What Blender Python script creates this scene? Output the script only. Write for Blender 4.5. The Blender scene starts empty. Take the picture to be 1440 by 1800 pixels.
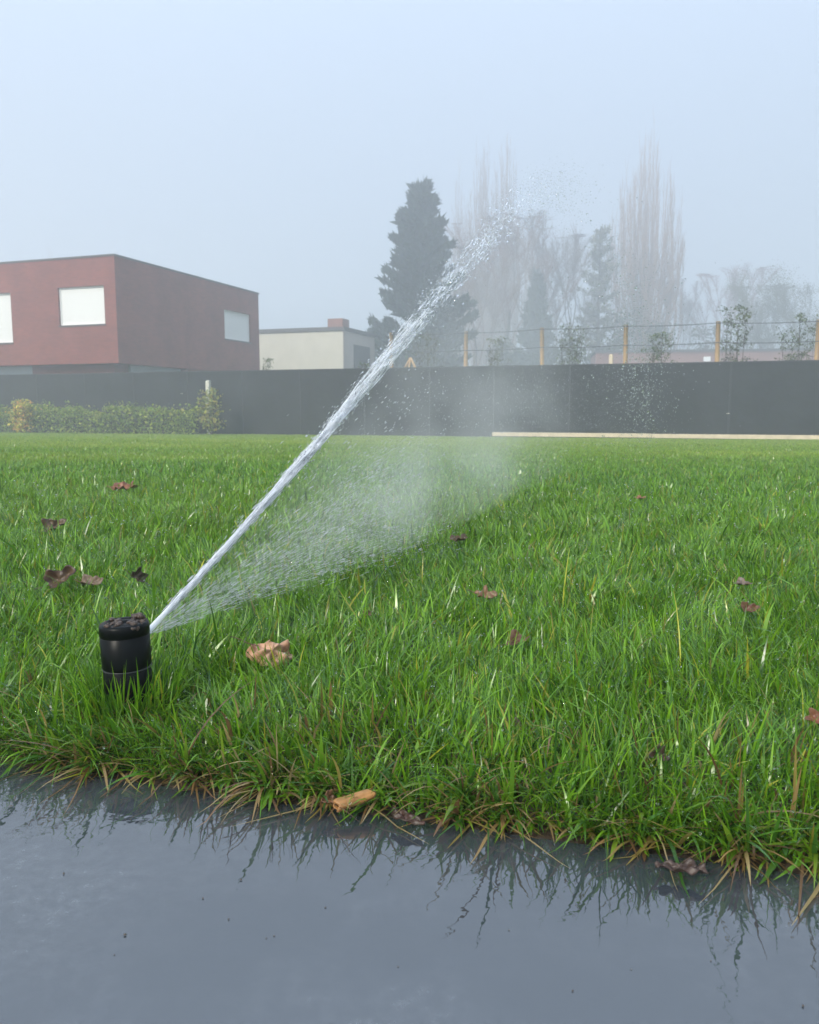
import bpy, math, random
import numpy as np
from mathutils import Vector, Matrix

SC = bpy.context.scene
COL = SC.collection
R = math.radians
rng = np.random.default_rng(11)
random.seed(5)

# ------------------------------------------------------------------ camera, sky, sun, exposure
CAMZ, PITCH, FPX = 0.30, R(7.05), 1440.0
cam_d = bpy.data.cameras.new("camera")
cam = bpy.data.objects.new("camera", cam_d)
COL.objects.link(cam)
cam.location = (0, 0, CAMZ)
cam.rotation_euler = (R(90) - PITCH, 0, 0)
cam_d.sensor_fit = 'HORIZONTAL'
cam_d.sensor_width = 36
cam_d.lens = 36 * FPX / 1440
cam_d.clip_start = 0.02
cam_d.clip_end = 2000
cam_d.dof.use_dof = True
cam_d.dof.focus_distance = 0.90
cam_d.dof.aperture_fstop = 26
SC.camera = cam

SUN_EL, SUN_AZ = 33.0, 218.0          # degrees; azimuth clockwise from +Y (behind and to the left)
world = bpy.data.worlds.new("World")
SC.world = world
world.use_nodes = True
wn = world.node_tree.nodes
wl = world.node_tree.links
wn.clear()
wo = wn.new("ShaderNodeOutputWorld")
wb = wn.new("ShaderNodeBackground")
sky = wn.new("ShaderNodeTexSky")
sky.sky_type = 'NISHITA'
sky.sun_disc = False
sky.sun_elevation = R(SUN_EL)
sky.sun_rotation = R(SUN_AZ)
sky.air_density = 1.0
sky.dust_density = 3.0
sky.ozone_density = 1.5
veil = wn.new("ShaderNodeMix")
veil.data_type = 'RGBA'
veil.inputs[0].default_value = 0.74          # overcast: most of the blue dome is hidden by even cloud
wl.new(sky.outputs[0], veil.inputs[6])
# an overcast dome: brightest overhead, about a third of that at the horizon
wtc = wn.new("ShaderNodeTexCoord")
wsx = wn.new("ShaderNodeSeparateXYZ")
wl.new(wtc.outputs['Generated'], wsx.inputs[0])
wmr = wn.new("ShaderNodeMapRange")
wmr.inputs[1].default_value = 0.0; wmr.inputs[2].default_value = 1.0
wmr.inputs[3].default_value = 1.0; wmr.inputs[4].default_value = 4.8
wl.new(wsx.outputs[2], wmr.inputs[0])
wvm = wn.new("ShaderNodeVectorMath"); wvm.operation = 'SCALE'
wvm.inputs[0].default_value = (3.85, 4.75, 6.15)
wl.new(wmr.outputs[0], wvm.inputs['Scale'])
wl.new(wvm.outputs[0], veil.inputs[7])
wl.new(veil.outputs[2], wb.inputs[0])
wb.inputs[1].default_value = 0.064
wl.new(wb.outputs[0], wo.inputs[0])

sun_d = bpy.data.lights.new("sun", 'SUN')
sun_d.energy = 5.0
sun_d.angle = R(14)
sun_d.color = (1.0, 0.94, 0.82)
sun = bpy.data.objects.new("sun", sun_d)
COL.objects.link(sun)
sd = Vector((math.sin(R(SUN_AZ)) * math.cos(R(SUN_EL)), math.cos(R(SUN_AZ)) * math.cos(R(SUN_EL)), math.sin(R(SUN_EL))))
sun.rotation_euler = sd.to_track_quat('Z', 'Y').to_euler()

SC.view_settings.view_transform = 'Standard'
SC.view_settings.look = 'None'
SC.view_settings.gamma = 1
SC.view_settings.exposure = 0.34
cy = SC.cycles
cy.max_bounces = 8
cy.diffuse_bounces = 3
cy.glossy_bounces = 3
cy.transmission_bounces = 6
cy.transparent_max_bounces = 8
cy.volume_bounces = 2
cy.use_denoising = True
try:
    cy.denoiser = 'OPENIMAGEDENOISE'
    cy.denoising_input_passes = 'RGB_ALBEDO_NORMAL'
    cy.denoising_prefilter = 'ACCURATE'
except Exception:
    pass
cy.use_adaptive_sampling = True
cy.adaptive_threshold = 0.012

# ------------------------------------------------------------------ helpers
def tag(o, label=None, cat=None, group=None, kind=None):
    if label: o['label'] = label
    if cat: o['category'] = cat
    if group: o['group'] = group
    if kind: o['kind'] = kind
    return o

def empty(name, loc, rz=0.0):
    o = bpy.data.objects.new(name, None)
    COL.objects.link(o)
    o.location = loc
    o.rotation_euler = (0, 0, rz)
    o.empty_display_size = 0.1
    return o

def link(name, me, mat, parent=None, smooth=False):
    o = bpy.data.objects.new(name, me)
    COL.objects.link(o)
    if mat is not None:
        me.materials.append(mat)
    if parent is not None:
        o.parent = parent
    if smooth:
        me.polygons.foreach_set('use_smooth', np.ones(len(me.polygons), dtype=bool))
    return o

def np_mesh(name, verts, faces, tint=None):
    """verts (N,3); faces (M,k) all of one size"""
    verts = np.ascontiguousarray(verts, dtype=np.float32)
    faces = np.ascontiguousarray(faces, dtype=np.int32)
    me = bpy.data.meshes.new(name)
    m, k = faces.shape
    me.vertices.add(len(verts))
    me.vertices.foreach_set('co', verts.ravel())
    me.loops.add(m * k)
    me.loops.foreach_set('vertex_index', faces.ravel())
    me.polygons.add(m)
    me.polygons.foreach_set('loop_start', np.arange(0, m * k, k, dtype=np.int32))
    me.polygons.foreach_set('loop_total', np.full(m, k, dtype=np.int32))
    me.update(calc_edges=True)
    if tint is not None:
        a = me.attributes.new('tint', 'FLOAT_COLOR', 'POINT')
        c = np.ones((len(verts), 4), dtype=np.float32)
        c[:, :3] = tint
        a.data.foreach_set('color', c.ravel())
    return me

class MB:
    """collects plain shapes; build() links them as ONE mesh object"""
    def __init__(self):
        self.v, self.f = [], []
    def add(self, vs, fs):
        b = len(self.v)
        self.v += [tuple(p) for p in vs]
        self.f += [tuple(i + b for i in f) for f in fs]
    def box(self, a, b):
        (x0, y0, z0), (x1, y1, z1) = a, b
        self.add([(x0, y0, z0), (x1, y0, z0), (x1, y1, z0), (x0, y1, z0), (x0, y0, z1), (x1, y0, z1), (x1, y1, z1), (x0, y1, z1)],
                 [(3, 2, 1, 0), (4, 5, 6, 7), (0, 1, 5, 4), (1, 2, 6, 5), (2, 3, 7, 6), (3, 0, 4, 7)])
    def tube(self, pts, rads, n=8, cap=True):
        pts = [Vector(p) for p in pts]
        rings = []
        for i, p in enumerate(pts):
            d = (pts[min(i + 1, len(pts) - 1)] - pts[max(i - 1, 0)]).normalized()
            a = Vector((0, 0, 1)) if abs(d.z) < .9 else Vector((1, 0, 0))
            s = d.cross(a).normalized()
            t = d.cross(s).normalized()
            rings.append([p + (s * math.cos(2 * math.pi * k / n) + t * math.sin(2 * math.pi * k / n)) * rads[i] for k in range(n)])
        vs = [q for r in rings for q in r]
        fs = []
        for i in range(len(pts) - 1):
            for k in range(n):
                fs.append((i * n + k, i * n + (k + 1) % n, (i + 1) * n + (k + 1) % n, (i + 1) * n + k))
        if cap:
            fs.append(tuple(range(n)))
            fs.append(tuple((len(pts) - 1) * n + k for k in reversed(range(n))))
        self.add(vs, fs)
    def lathe(self, prof, n=48):
        """prof: (r, z) list; closed to the axis where r = 0"""
        vs, fs = [], []
        for r, z in prof:
            for k in range(n):
                a = 2 * math.pi * k / n
                vs.append((r * math.cos(a), r * math.sin(a), z))
        for i in range(len(prof) - 1):
            for k in range(n):
                fs.append((i * n + k, i * n + (k + 1) % n, (i + 1) * n + (k + 1) % n, (i + 1) * n + k))
        self.add(vs, fs)
    def build(self, name, mat, parent=None, smooth=False, bevel=0):
        me = bpy.data.meshes.new(name)
        me.from_pydata(self.v, [], self.f)
        me.update()
        o = link(name, me, mat, parent, smooth)
        if bevel:
            b = o.modifiers.new('bevel', 'BEVEL')
            b.width = bevel
            b.segments = 2
            b.limit_method = 'ANGLE'
        return o

def ray(px, py):
    """direction of the photograph's ray, used only to read off where things stand on the ground"""
    dx, dy = (px - 720) / FPX, (900 - py) / FPX
    return np.array([dx, math.cos(PITCH) + dy * math.sin(PITCH), -math.sin(PITCH) + dy * math.cos(PITCH)])

def at_depth(px, py, Y):
    d = ray(px, py)
    return np.array([0, 0, CAMZ]) + d * (Y / d[1])

def at_plane(px, py, p0, n):
    d = ray(px, py)
    o = np.array([0, 0, CAMZ])
    return o + d * (np.dot(np.array(p0) - o, n) / np.dot(d, n))

TH = R(19.0)                                             # the plot is turned 19 degrees to the lens
U = np.array([math.cos(TH), -math.sin(TH), 0])           # along the boundary fence, to the right
N = np.array([math.sin(TH), math.cos(TH), 0])            # away, towards the houses
_ea, _eb = ray(0, 1338), ray(1440, 1536)
EDGE_A, EDGE_B = (_ea * (-CAMZ / _ea[2]))[:2], (_eb * (-CAMZ / _eb[2]))[:2]   # lawn edge against the paving
ED = (EDGE_B - EDGE_A) / np.linalg.norm(EDGE_B - EDGE_A)
EN = np.array([-ED[1], ED[0]])
FENCE0 = np.array([0, 22.0, 0])
GZ = -0.385                                               # ground level at the fence and beyond

def vdist(x, y):
    return (x - EDGE_A[0]) * EN[0] + (y - EDGE_A[1]) * EN[1]

def ground_z(x, y):
    x = np.asarray(x, float); y = np.asarray(y, float)
    v = vdist(x, y)
    near = 0.004 + 0.010 * np.clip(v / .25, 0, 1)
    t = np.clip((v - 1.2) / 19.0, 0, 1)
    z = near + (GZ - .014) * t
    und = (np.sin(x * 3.1 + 1.2) * np.sin(y * 2.7 + .4) * .006 + np.sin(x * .9 - 1) * np.sin(y * 1.1) * .012) * np.clip(v / .6, 0, 1) * np.clip((24 - v) / 8, 0, 1)
    return z + und

def on_lawn(px, py, h=0.0):
    d = ray(px, py)
    z = 0.02
    for _ in range(12):
        t = (z - CAMZ) / d[2]
        p = d * t
        z = float(ground_z(p[0], p[1])) + h
    return np.array([p[0], p[1], z])

# ------------------------------------------------------------------ materials
def mat(name, color=(.5, .5, .5), rough=.6, spec=.5, var=0.0, vscale=8.0, bump=0.0, bscale=40.0, bdist=.01,
        attr=None, trans=0.0, translucent=0.0, ior=1.45, coord='Object', coat=0.0):
    m = bpy.data.materials.new(name)
    m.use_nodes = True
    nt = m.node_tree
    b = nt.nodes['Principled BSDF']
    b.inputs['Base Color'].default_value = (*color, 1)
    b.inputs['Roughness'].default_value = rough
    b.inputs['Specular IOR Level'].default_value = spec
    b.inputs['IOR'].default_value = ior
    b.inputs['Transmission Weight'].default_value = trans
    b.inputs['Coat Weight'].default_value = coat
    b.inputs['Coat Roughness'].default_value = .24
    tc = nt.nodes.new('ShaderNodeTexCoord')
    csock = None
    if attr:
        an = nt.nodes.new('ShaderNodeAttribute')
        an.attribute_name = attr
        csock = an.outputs['Color']
        nt.links.new(csock, b.inputs['Base Color'])
    if var:
        no = nt.nodes.new('ShaderNodeTexNoise')
        no.inputs['Scale'].default_value = vscale
        no.inputs['Detail'].default_value = 6
        nt.links.new(tc.outputs[coord], no.inputs['Vector'])
        mr = nt.nodes.new('ShaderNodeMapRange')
        mr.inputs[1].default_value = .25; mr.inputs[2].default_value = .75
        mr.inputs[3].default_value = 1 - var; mr.inputs[4].default_value = 1 + var
        nt.links.new(no.outputs[0], mr.inputs[0])
        mx = nt.nodes.new('ShaderNodeMix')
        mx.data_type = 'RGBA'; mx.blend_type = 'MULTIPLY'
        mx.inputs[0].default_value = 1
        if csock: nt.links.new(csock, mx.inputs[6])
        else: mx.inputs[6].default_value = (*color, 1)
        nt.links.new(mr.outputs[0], mx.inputs[7])
        csock = mx.outputs[2]
        nt.links.new(csock, b.inputs['Base Color'])
    if bump:
        nb = nt.nodes.new('ShaderNodeTexNoise')
        nb.inputs['Scale'].default_value = bscale
        nb.inputs['Detail'].default_value = 5
        nt.links.new(tc.outputs[coord], nb.inputs['Vector'])
        bp = nt.nodes.new('ShaderNodeBump')
        bp.inputs['Strength'].default_value = bump
        bp.inputs['Distance'].default_value = bdist
        nt.links.new(nb.outputs[0], bp.inputs['Height'])
        nt.links.new(bp.outputs[0], b.inputs['Normal'])
    if translucent:
        tl = nt.nodes.new('ShaderNodeBsdfTranslucent')
        if csock: nt.links.new(csock, tl.inputs[0])
        else: tl.inputs[0].default_value = (*color, 1)
        ms = nt.nodes.new('ShaderNodeMixShader')
        ms.inputs[0].default_value = translucent
        nt.links.new(b.outputs[0], ms.inputs[1])
        nt.links.new(tl.outputs[0], ms.inputs[2])
        nt.links.new(ms.outputs[0], nt.nodes['Material Output'].inputs[0])
    return m

M = {}
M['grass'] = mat('grass_blade', rough=.26, spec=.55, attr='tint', translucent=.40, coat=.28)
M['leaf_green'] = mat('shrub_leaf', rough=.5, spec=.3, attr='tint', translucent=.25)
M['needle'] = mat('needles', rough=.7, spec=.2, attr='tint')
M['bark'] = mat('bark', (.11, .085, .07), .9, .2, var=.3, vscale=6)
M['twig'] = mat('bare_twigs', (.13, .085, .07), .9, .2, attr='tint')
M['dead_leaf'] = mat('dead_leaf', rough=.42, spec=.5, attr='tint', var=.35, vscale=90, bump=.5, bscale=160, bdist=.002, translucent=.12)
M['black_plastic'] = mat('black_plastic', (.0022, .0034, .0032), .34, .13, var=.4, vscale=60, bump=.12, bscale=90, bdist=.001)
M['mud'] = mat('wet_mud', (.055, .036, .025), .38, .5, var=.5, vscale=120, bump=.8, bscale=260, bdist=.003)
M['wood_post'] = mat('fresh_timber', (.56, .37, .19), .75, .3, var=.15, vscale=20)
M['pale_timber'] = mat('pale_timber', (.62, .52, .36), .8, .3, var=.15, vscale=5)
M['concrete'] = mat('pale_concrete', (.55, .53, .45), .85, .3, var=.12, vscale=12)
M['screen'] = mat('screen_cloth', (.024, .026, .027), .75, .3, var=.28, vscale=1.1, bump=.5, bscale=3.0, bdist=.03)
M['steel_dark'] = mat('dark_steel', (.034, .036, .038), .6, .4)
M['shutter'] = mat('white_shutter', (.78, .78, .75), .55, .3)
M['frame_dark'] = mat('dark_frame', (.03, .03, .032), .5, .4)
M['coping'] = mat('metal_coping', (.07, .06, .06), .6, .4)
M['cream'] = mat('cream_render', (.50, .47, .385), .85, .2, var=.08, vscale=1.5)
M['cream_shade'] = mat('cream_render_shaded', (.38, .33, .29), .85, .2, var=.08, vscale=1.5)  # cream render again, darkened to paint in the side wall's shade
M['glass'] = mat('window_glass', (.30, .36, .38), .08, .6)
M['water'] = mat('water', (1, 1, 1), .0, .5, trans=1.0, ior=1.333)
M['foam'] = mat('aerated_water', (.98, .99, 1.0), .35, .5, trans=.30, ior=1.33, translucent=.5)
M['clear_streak'] = mat('clear_streak', (.97, .985, 1.0), .12, .5, trans=.72, ior=1.33, translucent=.18)
M['stone'] = mat('pale_stone', (.55, .53, .55), .6, .4, var=.25, vscale=200)
M['grit'] = mat('grit', (.07, .055, .04), .5, .4)
M['white_sign'] = mat('white_plate', (.8, .8, .8), .5, .3)

def brick_mat(name, c1, c2, mortar, scale=1.0):
    m = bpy.data.materials.new(name)
    m.use_nodes = True
    nt = m.node_tree
    b = nt.nodes['Principled BSDF']
    b.inputs['Roughness'].default_value = .85
    b.inputs['Specular IOR Level'].default_value = .25
    tc = nt.nodes.new('ShaderNodeTexCoord')
    sx = nt.nodes.new('ShaderNodeSeparateXYZ')
    nt.links.new(tc.outputs['Object'], sx.inputs[0])
    ad = nt.nodes.new('ShaderNodeMath'); ad.operation = 'ADD'
    nt.links.new(sx.outputs[0], ad.inputs[0]); nt.links.new(sx.outputs[1], ad.inputs[1])
    cx = nt.nodes.new('ShaderNodeCombineXYZ')
    nt.links.new(ad.outputs[0], cx.inputs[0]); nt.links.new(sx.outputs[2], cx.inputs[1])
    br = nt.nodes.new('ShaderNodeTexBrick')
    br.inputs['Scale'].default_value = scale
    br.inputs['Color1'].default_value = (*c1, 1)
    br.inputs['Color2'].default_value = (*c2, 1)
    br.inputs['Mortar'].default_value = (*mortar, 1)
    br.inputs['Mortar Size'].default_value = .006
    br.inputs['Brick Width'].default_value = .22
    br.inputs['Row Height'].default_value = .065
    nt.links.new(cx.outputs[0], br.inputs['Vector'])
    no = nt.nodes.new('ShaderNodeTexNoise')
    no.inputs['Scale'].default_value = .9
    no.inputs['Detail'].default_value = 7
    no.inputs['Roughness'].default_value = .65
    nt.links.new(tc.outputs['Object'], no.inputs['Vector'])
    rmp = nt.nodes.new('ShaderNodeMapRange')
    rmp.inputs[1].default_value = .3; rmp.inputs[2].default_value = .75
    rmp.inputs[3].default_value = .8; rmp.inputs[4].default_value = 1.3
    nt.links.new(no.outputs[0], rmp.inputs[0])
    mx = nt.nodes.new('ShaderNodeMix'); mx.data_type = 'RGBA'; mx.blend_type = 'MULTIPLY'
    mx.inputs[0].default_value = 1
    nt.links.new(br.outputs[0], mx.inputs[6]); nt.links.new(rmp.outputs[0], mx.inputs[7])
    nt.links.new(mx.outputs[2], b.inputs['Base Color'])
    bp = nt.nodes.new('ShaderNodeBump')
    bp.inputs['Strength'].default_value = .4; bp.inputs['Distance'].default_value = .008
    nt.links.new(br.outputs['Fac'], bp.inputs['Height']); bp.invert = True
    nt.links.new(bp.outputs[0], b.inputs['Normal'])
    return m
M['brick'] = brick_mat('red_brick', (.225, .060, .043), (.18, .050, .038), (.16, .075, .06))
M['brick_far'] = brick_mat('orange_brick', (.26, .115, .09), (.22, .10, .08), (.20, .13, .11))

def ground_material():
    m = mat('soil', (.045, .032, .02), .75, .35, var=.45, vscale=25, bump=.8, bscale=90, bdist=.01)
    return m
M['soil'] = ground_material()
M['field'] = mat('rough_grass', (.06, .09, .03), .85, .2, var=.4, vscale=1.2)

def paving_material():
    m = bpy.data.materials.new('wet_paving')
    m.use_nodes = True
    nt = m.node_tree
    L = nt.links.new
    b = nt.nodes['Principled BSDF']
    tc = nt.nodes.new('ShaderNodeTexCoord')
    def noise(scale, detail=4, rough=.5, src=None):
        n = nt.nodes.new('ShaderNodeTexNoise')
        n.inputs['Scale'].default_value = scale
        n.inputs['Detail'].default_value = detail
        n.inputs['Roughness'].default_value = rough
        L(src or tc.outputs['Object'], n.inputs['Vector'])
        return n.outputs[0]
    def rng_(s, a, b_, c, d):
        r = nt.nodes.new('ShaderNodeMapRange')
        for i, v in enumerate((a, b_, c, d)): r.inputs[i + 1].default_value = v
        L(s, r.inputs[0])
        return r.outputs[0]
    blot = noise(5.0, 6, .6)                         # mineral bloom in the tile
    fine = noise(110.0, 6, .75)
    mixv = nt.nodes.new('ShaderNodeMath'); mixv.operation = 'MULTIPLY'
    L(rng_(blot, .44, .66, .0, 1.0), mixv.inputs[0]); L(rng_(fine, .42, .68, .05, 1.0), mixv.inputs[1])
    cr = nt.nodes.new('ShaderNodeMix'); cr.data_type = 'RGBA'
    L(mixv.outputs[0], cr.inputs[0])
    cr.inputs[6].default_value = (.036, .043, .050, 1)
    cr.inputs[7].default_value = (.095, .105, .115, 1)
    L(cr.outputs[2], b.inputs['Base Color'])
    L(rng_(mixv.outputs[0], 0, 1, .018, .10), b.inputs['Roughness'])
    b.inputs['IOR'].default_value = 2.25
    b.inputs['Specular IOR Level'].default_value = .5
    # water film: long soft ripples plus a little chop
    sep = nt.nodes.new('ShaderNodeSeparateXYZ'); L(tc.outputs['Object'], sep.inputs[0])
    r1 = noise(30, 2, .5); r2 = noise(95, 2, .5); patch = noise(6, 3, .5)
    a = nt.nodes.new('ShaderNodeMath'); a.operation = 'MULTIPLY_ADD'
    L(r2, a.inputs[0]); a.inputs[1].default_value = .30; L(r1, a.inputs[2])
    am = nt.nodes.new('ShaderNodeMath'); am.operation = 'MULTIPLY'
    L(a.outputs[0], am.inputs[0]); L(rng_(patch, .35, .65, .45, 1.3), am.inputs[1])
    bp = nt.nodes.new('ShaderNodeBump')
    bp.inputs['Strength'].default_value = 1.0
    bp.inputs['Distance'].default_value = .0006
    L(am.outputs[0], bp.inputs['Height'])
    L(bp.outputs[0], b.inputs['Normal'])
    return m
M['paving'] = paving_material()

# ------------------------------------------------------------------ the ground, the paving
def grid_sheet(name, ss, vs, zf, m, kind='structure'):
    S, V = np.meshgrid(ss, vs)
    X = EDGE_A[0] + ED[0] * S + EN[0] * V
    Y = EDGE_A[1] + ED[1] * S + EN[1] * V
    Z = zf(X, Y, V)
    verts = np.stack([X.ravel(), Y.ravel(), Z.ravel()], 1)
    nr, nc = S.shape
    i = np.arange(nr - 1)[:, None] * nc + np.arange(nc - 1)[None, :]
    f = np.stack([i, i + 1, i + nc + 1, i + nc], -1).reshape(-1, 4)
    o = link(name, np_mesh(name, verts, f), m, None, True)
    o['kind'] = kind
    return o

ss = np.unique(np.concatenate([np.linspace(-200, 200, 21), np.linspace(-14, 14, 57), np.linspace(-1.2, 1.6, 141)]))
vs = np.unique(np.concatenate([[-4, -.06, -.012, .0, .006, .02], np.linspace(.04, 1.2, 30), np.linspace(1.3, 24, 80), np.array([26, 30, 40, 60, 90, 130, 170, 200])]))
def zg(X, Y, V):
    z = ground_z(X, Y)
    edge = np.sin(X * 61) * .3 + np.sin(X * 23 + 1) * .5
    return np.where(V < -.004, -.03, np.where(V < .012, z * .4 - .004 + .002 * edge, z))
ground = grid_sheet('ground', ss, vs, zg, M['soil'])
ground.data.materials.append(M['field'])
vc = np.empty(len(ground.data.polygons) * 3, dtype=np.float32)
ground.data.polygons.foreach_get('center', vc)
vc = vc.reshape(-1, 3)
ground.data.polygons.foreach_set('material_index', (vdist(vc[:, 0], vc[:, 1]) > 1.5).astype(np.int32))

pv = MB()
def ep(s, v, z):
    p = EDGE_A + ED * s + EN * v
    return (p[0], p[1], z)
pv.add([ep(-6, -4, 0), ep(7, -4, 0), ep(7, -.004, 0), ep(-6, -.004, 0), ep(-6, -4, -.02), ep(7, -4, -.02), ep(7, -.004, -.02), ep(-6, -.004, -.02)],
       [(0, 1, 2, 3), (7, 6, 5, 4), (0, 4, 5, 1), (1, 5, 6, 2), (2, 6, 7, 3), (3, 7, 4, 0)])
pave = pv.build('paving', M['paving'])
pave['kind'] = 'structure'

# ------------------------------------------------------------------ lawn
SPR = np.array([-0.2745, 0.775])                       # the sprinkler's axis

def blades(root, L, W, az, lean, curl, segs, c_base, c_tip, twist=None, zmin=None):
    n = len(root)
    d = np.stack([np.cos(az), np.sin(az), np.zeros(n)], 1)
    tw = az + np.pi / 2 + (twist if twist is not None else rng.normal(0, .5, n))
    side = np.stack([np.cos(tw), np.sin(tw), np.zeros(n)], 1)
    V = np.zeros((n, segs + 1, 2, 3)); C = np.zeros((n, segs + 1, 2, 3))
    p = root.copy()
    for i in range(segs + 1):
        t = i / segs
        w = W * np.clip(1.0 - t ** 2.4, .06, 1) * (.72 + .28 * min(1, t * 3))
        V[:, i, 0] = p - side * (w / 2)[:, None]
        V[:, i, 1] = p + side * (w / 2)[:, None]
        c = c_base * (1 - t) + c_tip * t
        C[:, i, 0] = c; C[:, i, 1] = c
        if i < segs:
            ph = lean + curl * (t + .5 / segs)
            p = p + (d * np.sin(ph)[:, None] + np.array([0, 0, 1.0]) * np.cos(ph)[:, None]) * (L / segs)[:, None]
            if zmin is not None:
                p[:, 2] = np.maximum(p[:, 2], zmin)
    k = (segs + 1) * 2
    base = (np.arange(n) * k)[:, None]
    i = np.arange(segs) * 2
    q = np.stack([i, i + 1, i + 3, i + 2], 1)
    F = (base[:, :, None] + q[None]).reshape(-1, 4)
    return V.reshape(-1, 3), F, C.reshape(-1, 3)

def join(parts):
    vs, fs, cs, o = [], [], [], 0
    for v, f, c in parts:
        vs.append(v); fs.append(f + o); cs.append(c); o += len(v)
    return np.concatenate(vs), np.concatenate(fs), np.concatenate(cs)

def green(n, dist):
    """leaf colours: fresh mid green, some deep, some yellowing"""
    h = rng.random(n)
    a = np.array([.085, .220, .010]); b = np.array([.205, .390, .020]); deep = np.array([.034, .105, .015]); yel = np.array([.40, .40, .035])
    c = a + (b - a) * rng.random(n)[:, None]
    c = np.where((h < .28)[:, None], deep + (a - deep) * rng.random(n)[:, None], c)
    c = np.where((h > .965)[:, None], yel * (.6 + .5 * rng.random(n))[:, None], c)
    return c

def clump(n, x, y):
    """how a patch of lawn leans and how tall it stands (smooth over the ground)"""
    a = np.sin(x * 9.1 + 3 * np.sin(y * 4.3)) * 2.2 + np.sin(y * 7.7 + 2 * np.sin(x * 5.9)) * 2.2
    hgt = 1 + .22 * np.sin(x * 13 + 1.7 * np.sin(y * 9)) * np.sin(y * 11 + .6) + .12 * np.sin(x * 31) * np.sin(y * 29)
    return a, hgt

parts = []
# a bed of blades, thinner on the ground with distance
D0, D1, EXP = 0.36, 28.0, 1.18
def rho(d): return 112000 * np.minimum(1, (d / .85) ** -EXP)
dd = np.geomspace(D0, D1, 4000)
wid = 1.30 * dd + .75
cum = np.concatenate([[0], np.cumsum((rho(dd) * wid)[:-1] * np.diff(dd))])
NB = int(cum[-1])
NT = NB // 6
ty_ = np.interp(rng.random(NT) * cum[-1], cum, dd)
tx_ = (rng.random(NT) - .5) * (1.30 * ty_ + .75)
ti_ = rng.integers(0, NT, NB)
tsd = .0065 * np.clip(ty_[ti_], .8, 12) ** .9
loose = np.where(rng.random(NB) < .4, 3.5, 1.0)
x = tx_[ti_] + rng.normal(0, 1, NB) * tsd * loose
y = np.maximum(D0, ty_[ti_] + rng.normal(0, 1, NB) * tsd * loose)
ttone = rng.normal(1, .16, NT)[ti_]
thgt = rng.lognormal(0, .16, NT)[ti_]
v = vdist(x, y)
fv = (x - FENCE0[0]) * N[0] + (y - FENCE0[1]) * N[1]
keep = (v > .004) & (fv < -.10) & (np.hypot(x - SPR[0], y - SPR[1]) > .031)
x, y, v = x[keep], y[keep], v[keep]
n = len(x)
ca, ch = clump(n, x, y)
ttone, thgt = np.clip(ttone[keep], .6, 1.5), thgt[keep]
az = np.where(rng.random(n) < .55, ca + rng.normal(0, .9, n), rng.random(n) * 2 * np.pi)
far = np.maximum(1, y / .85)
Ln = np.where(y < 5, .0262 * ch * thgt * rng.lognormal(0, .34, n), np.minimum(.034 * (1 + (ch - 1) * .5) * rng.lognormal(0, .16, n), .055))
W = .00175 * rng.lognormal(0, .36, n) * far ** .54
lean = np.abs(rng.normal(.20, .40, n)); curl = np.abs(rng.normal(.75, .75, n))
long_ = (rng.random(n) < .05) & (y < 5)
Ln = np.where(long_, Ln * 1.6, Ln); curl = np.where(long_, curl + .8, curl)
# towards the paving the blades lean out over it
eb = np.clip(1 - v / .10, 0, 1) * (rng.random(n) < .6)
az = np.where(eb > .05, math.atan2(-EN[1], -EN[0]) + rng.normal(0, .9, n), az)
lean = lean + eb * .35
root = np.stack([x, y, ground_z(x, y) - .003], 1)
cb = green(n, y) * ttone[:, None]
ct = cb * (1 + .25 * (rng.random(n)[:, None] - .3))
yt = rng.random(n) < .035
ct = np.where(yt[:, None], np.array([.24, .16, .03]), ct)
# yellowing patches, plus sunlit brightness of the far lawn painted into the blades
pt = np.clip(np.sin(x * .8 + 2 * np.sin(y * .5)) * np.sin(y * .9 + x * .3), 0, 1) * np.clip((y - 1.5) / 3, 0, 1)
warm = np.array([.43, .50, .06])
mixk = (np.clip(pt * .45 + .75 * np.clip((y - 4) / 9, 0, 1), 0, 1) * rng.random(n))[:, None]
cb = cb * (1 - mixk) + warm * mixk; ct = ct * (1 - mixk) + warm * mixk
nr = y < 1.7
md = (y >= 1.7) & (y < 5)
fr = y >= 5
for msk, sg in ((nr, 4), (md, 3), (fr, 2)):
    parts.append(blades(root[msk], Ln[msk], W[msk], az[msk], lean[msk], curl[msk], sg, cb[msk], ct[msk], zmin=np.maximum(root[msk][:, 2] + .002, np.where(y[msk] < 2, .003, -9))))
# the fringe: long blades and straw lying out over the wet paving
def fringe(n, vlo, vhi, Lm, lean_m, lean_s, cols, wm=.0030, curl_m=.8):
    s = rng.random(n) * 1.9 - .55
    vv = vlo + (vhi - vlo) * rng.random(n)
    # tufted along the edge
    s = s + .012 * np.sin(s * 90) + .02 * np.sin(s * 37)
    xx = EDGE_A[0] + ED[0] * s + EN[0] * vv; yy = EDGE_A[1] + ED[1] * s + EN[1] * vv
    a = math.atan2(-EN[1], -EN[0]) + rng.normal(0, .75, n)
    ln = Lm * rng.lognormal(0, .35, n)
    c = cols[rng.integers(0, len(cols), n)] * (.7 + .6 * rng.random(n))[:, None]
    rt = np.stack([xx, yy, ground_z(xx, yy) + .002], 1)
    return blades(rt, ln, wm * rng.lognormal(0, .3, n), a, rng.normal(lean_m, lean_s, n), np.abs(rng.normal(curl_m, .5, n)), 6, c, c * 1.1, zmin=.0025)
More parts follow.
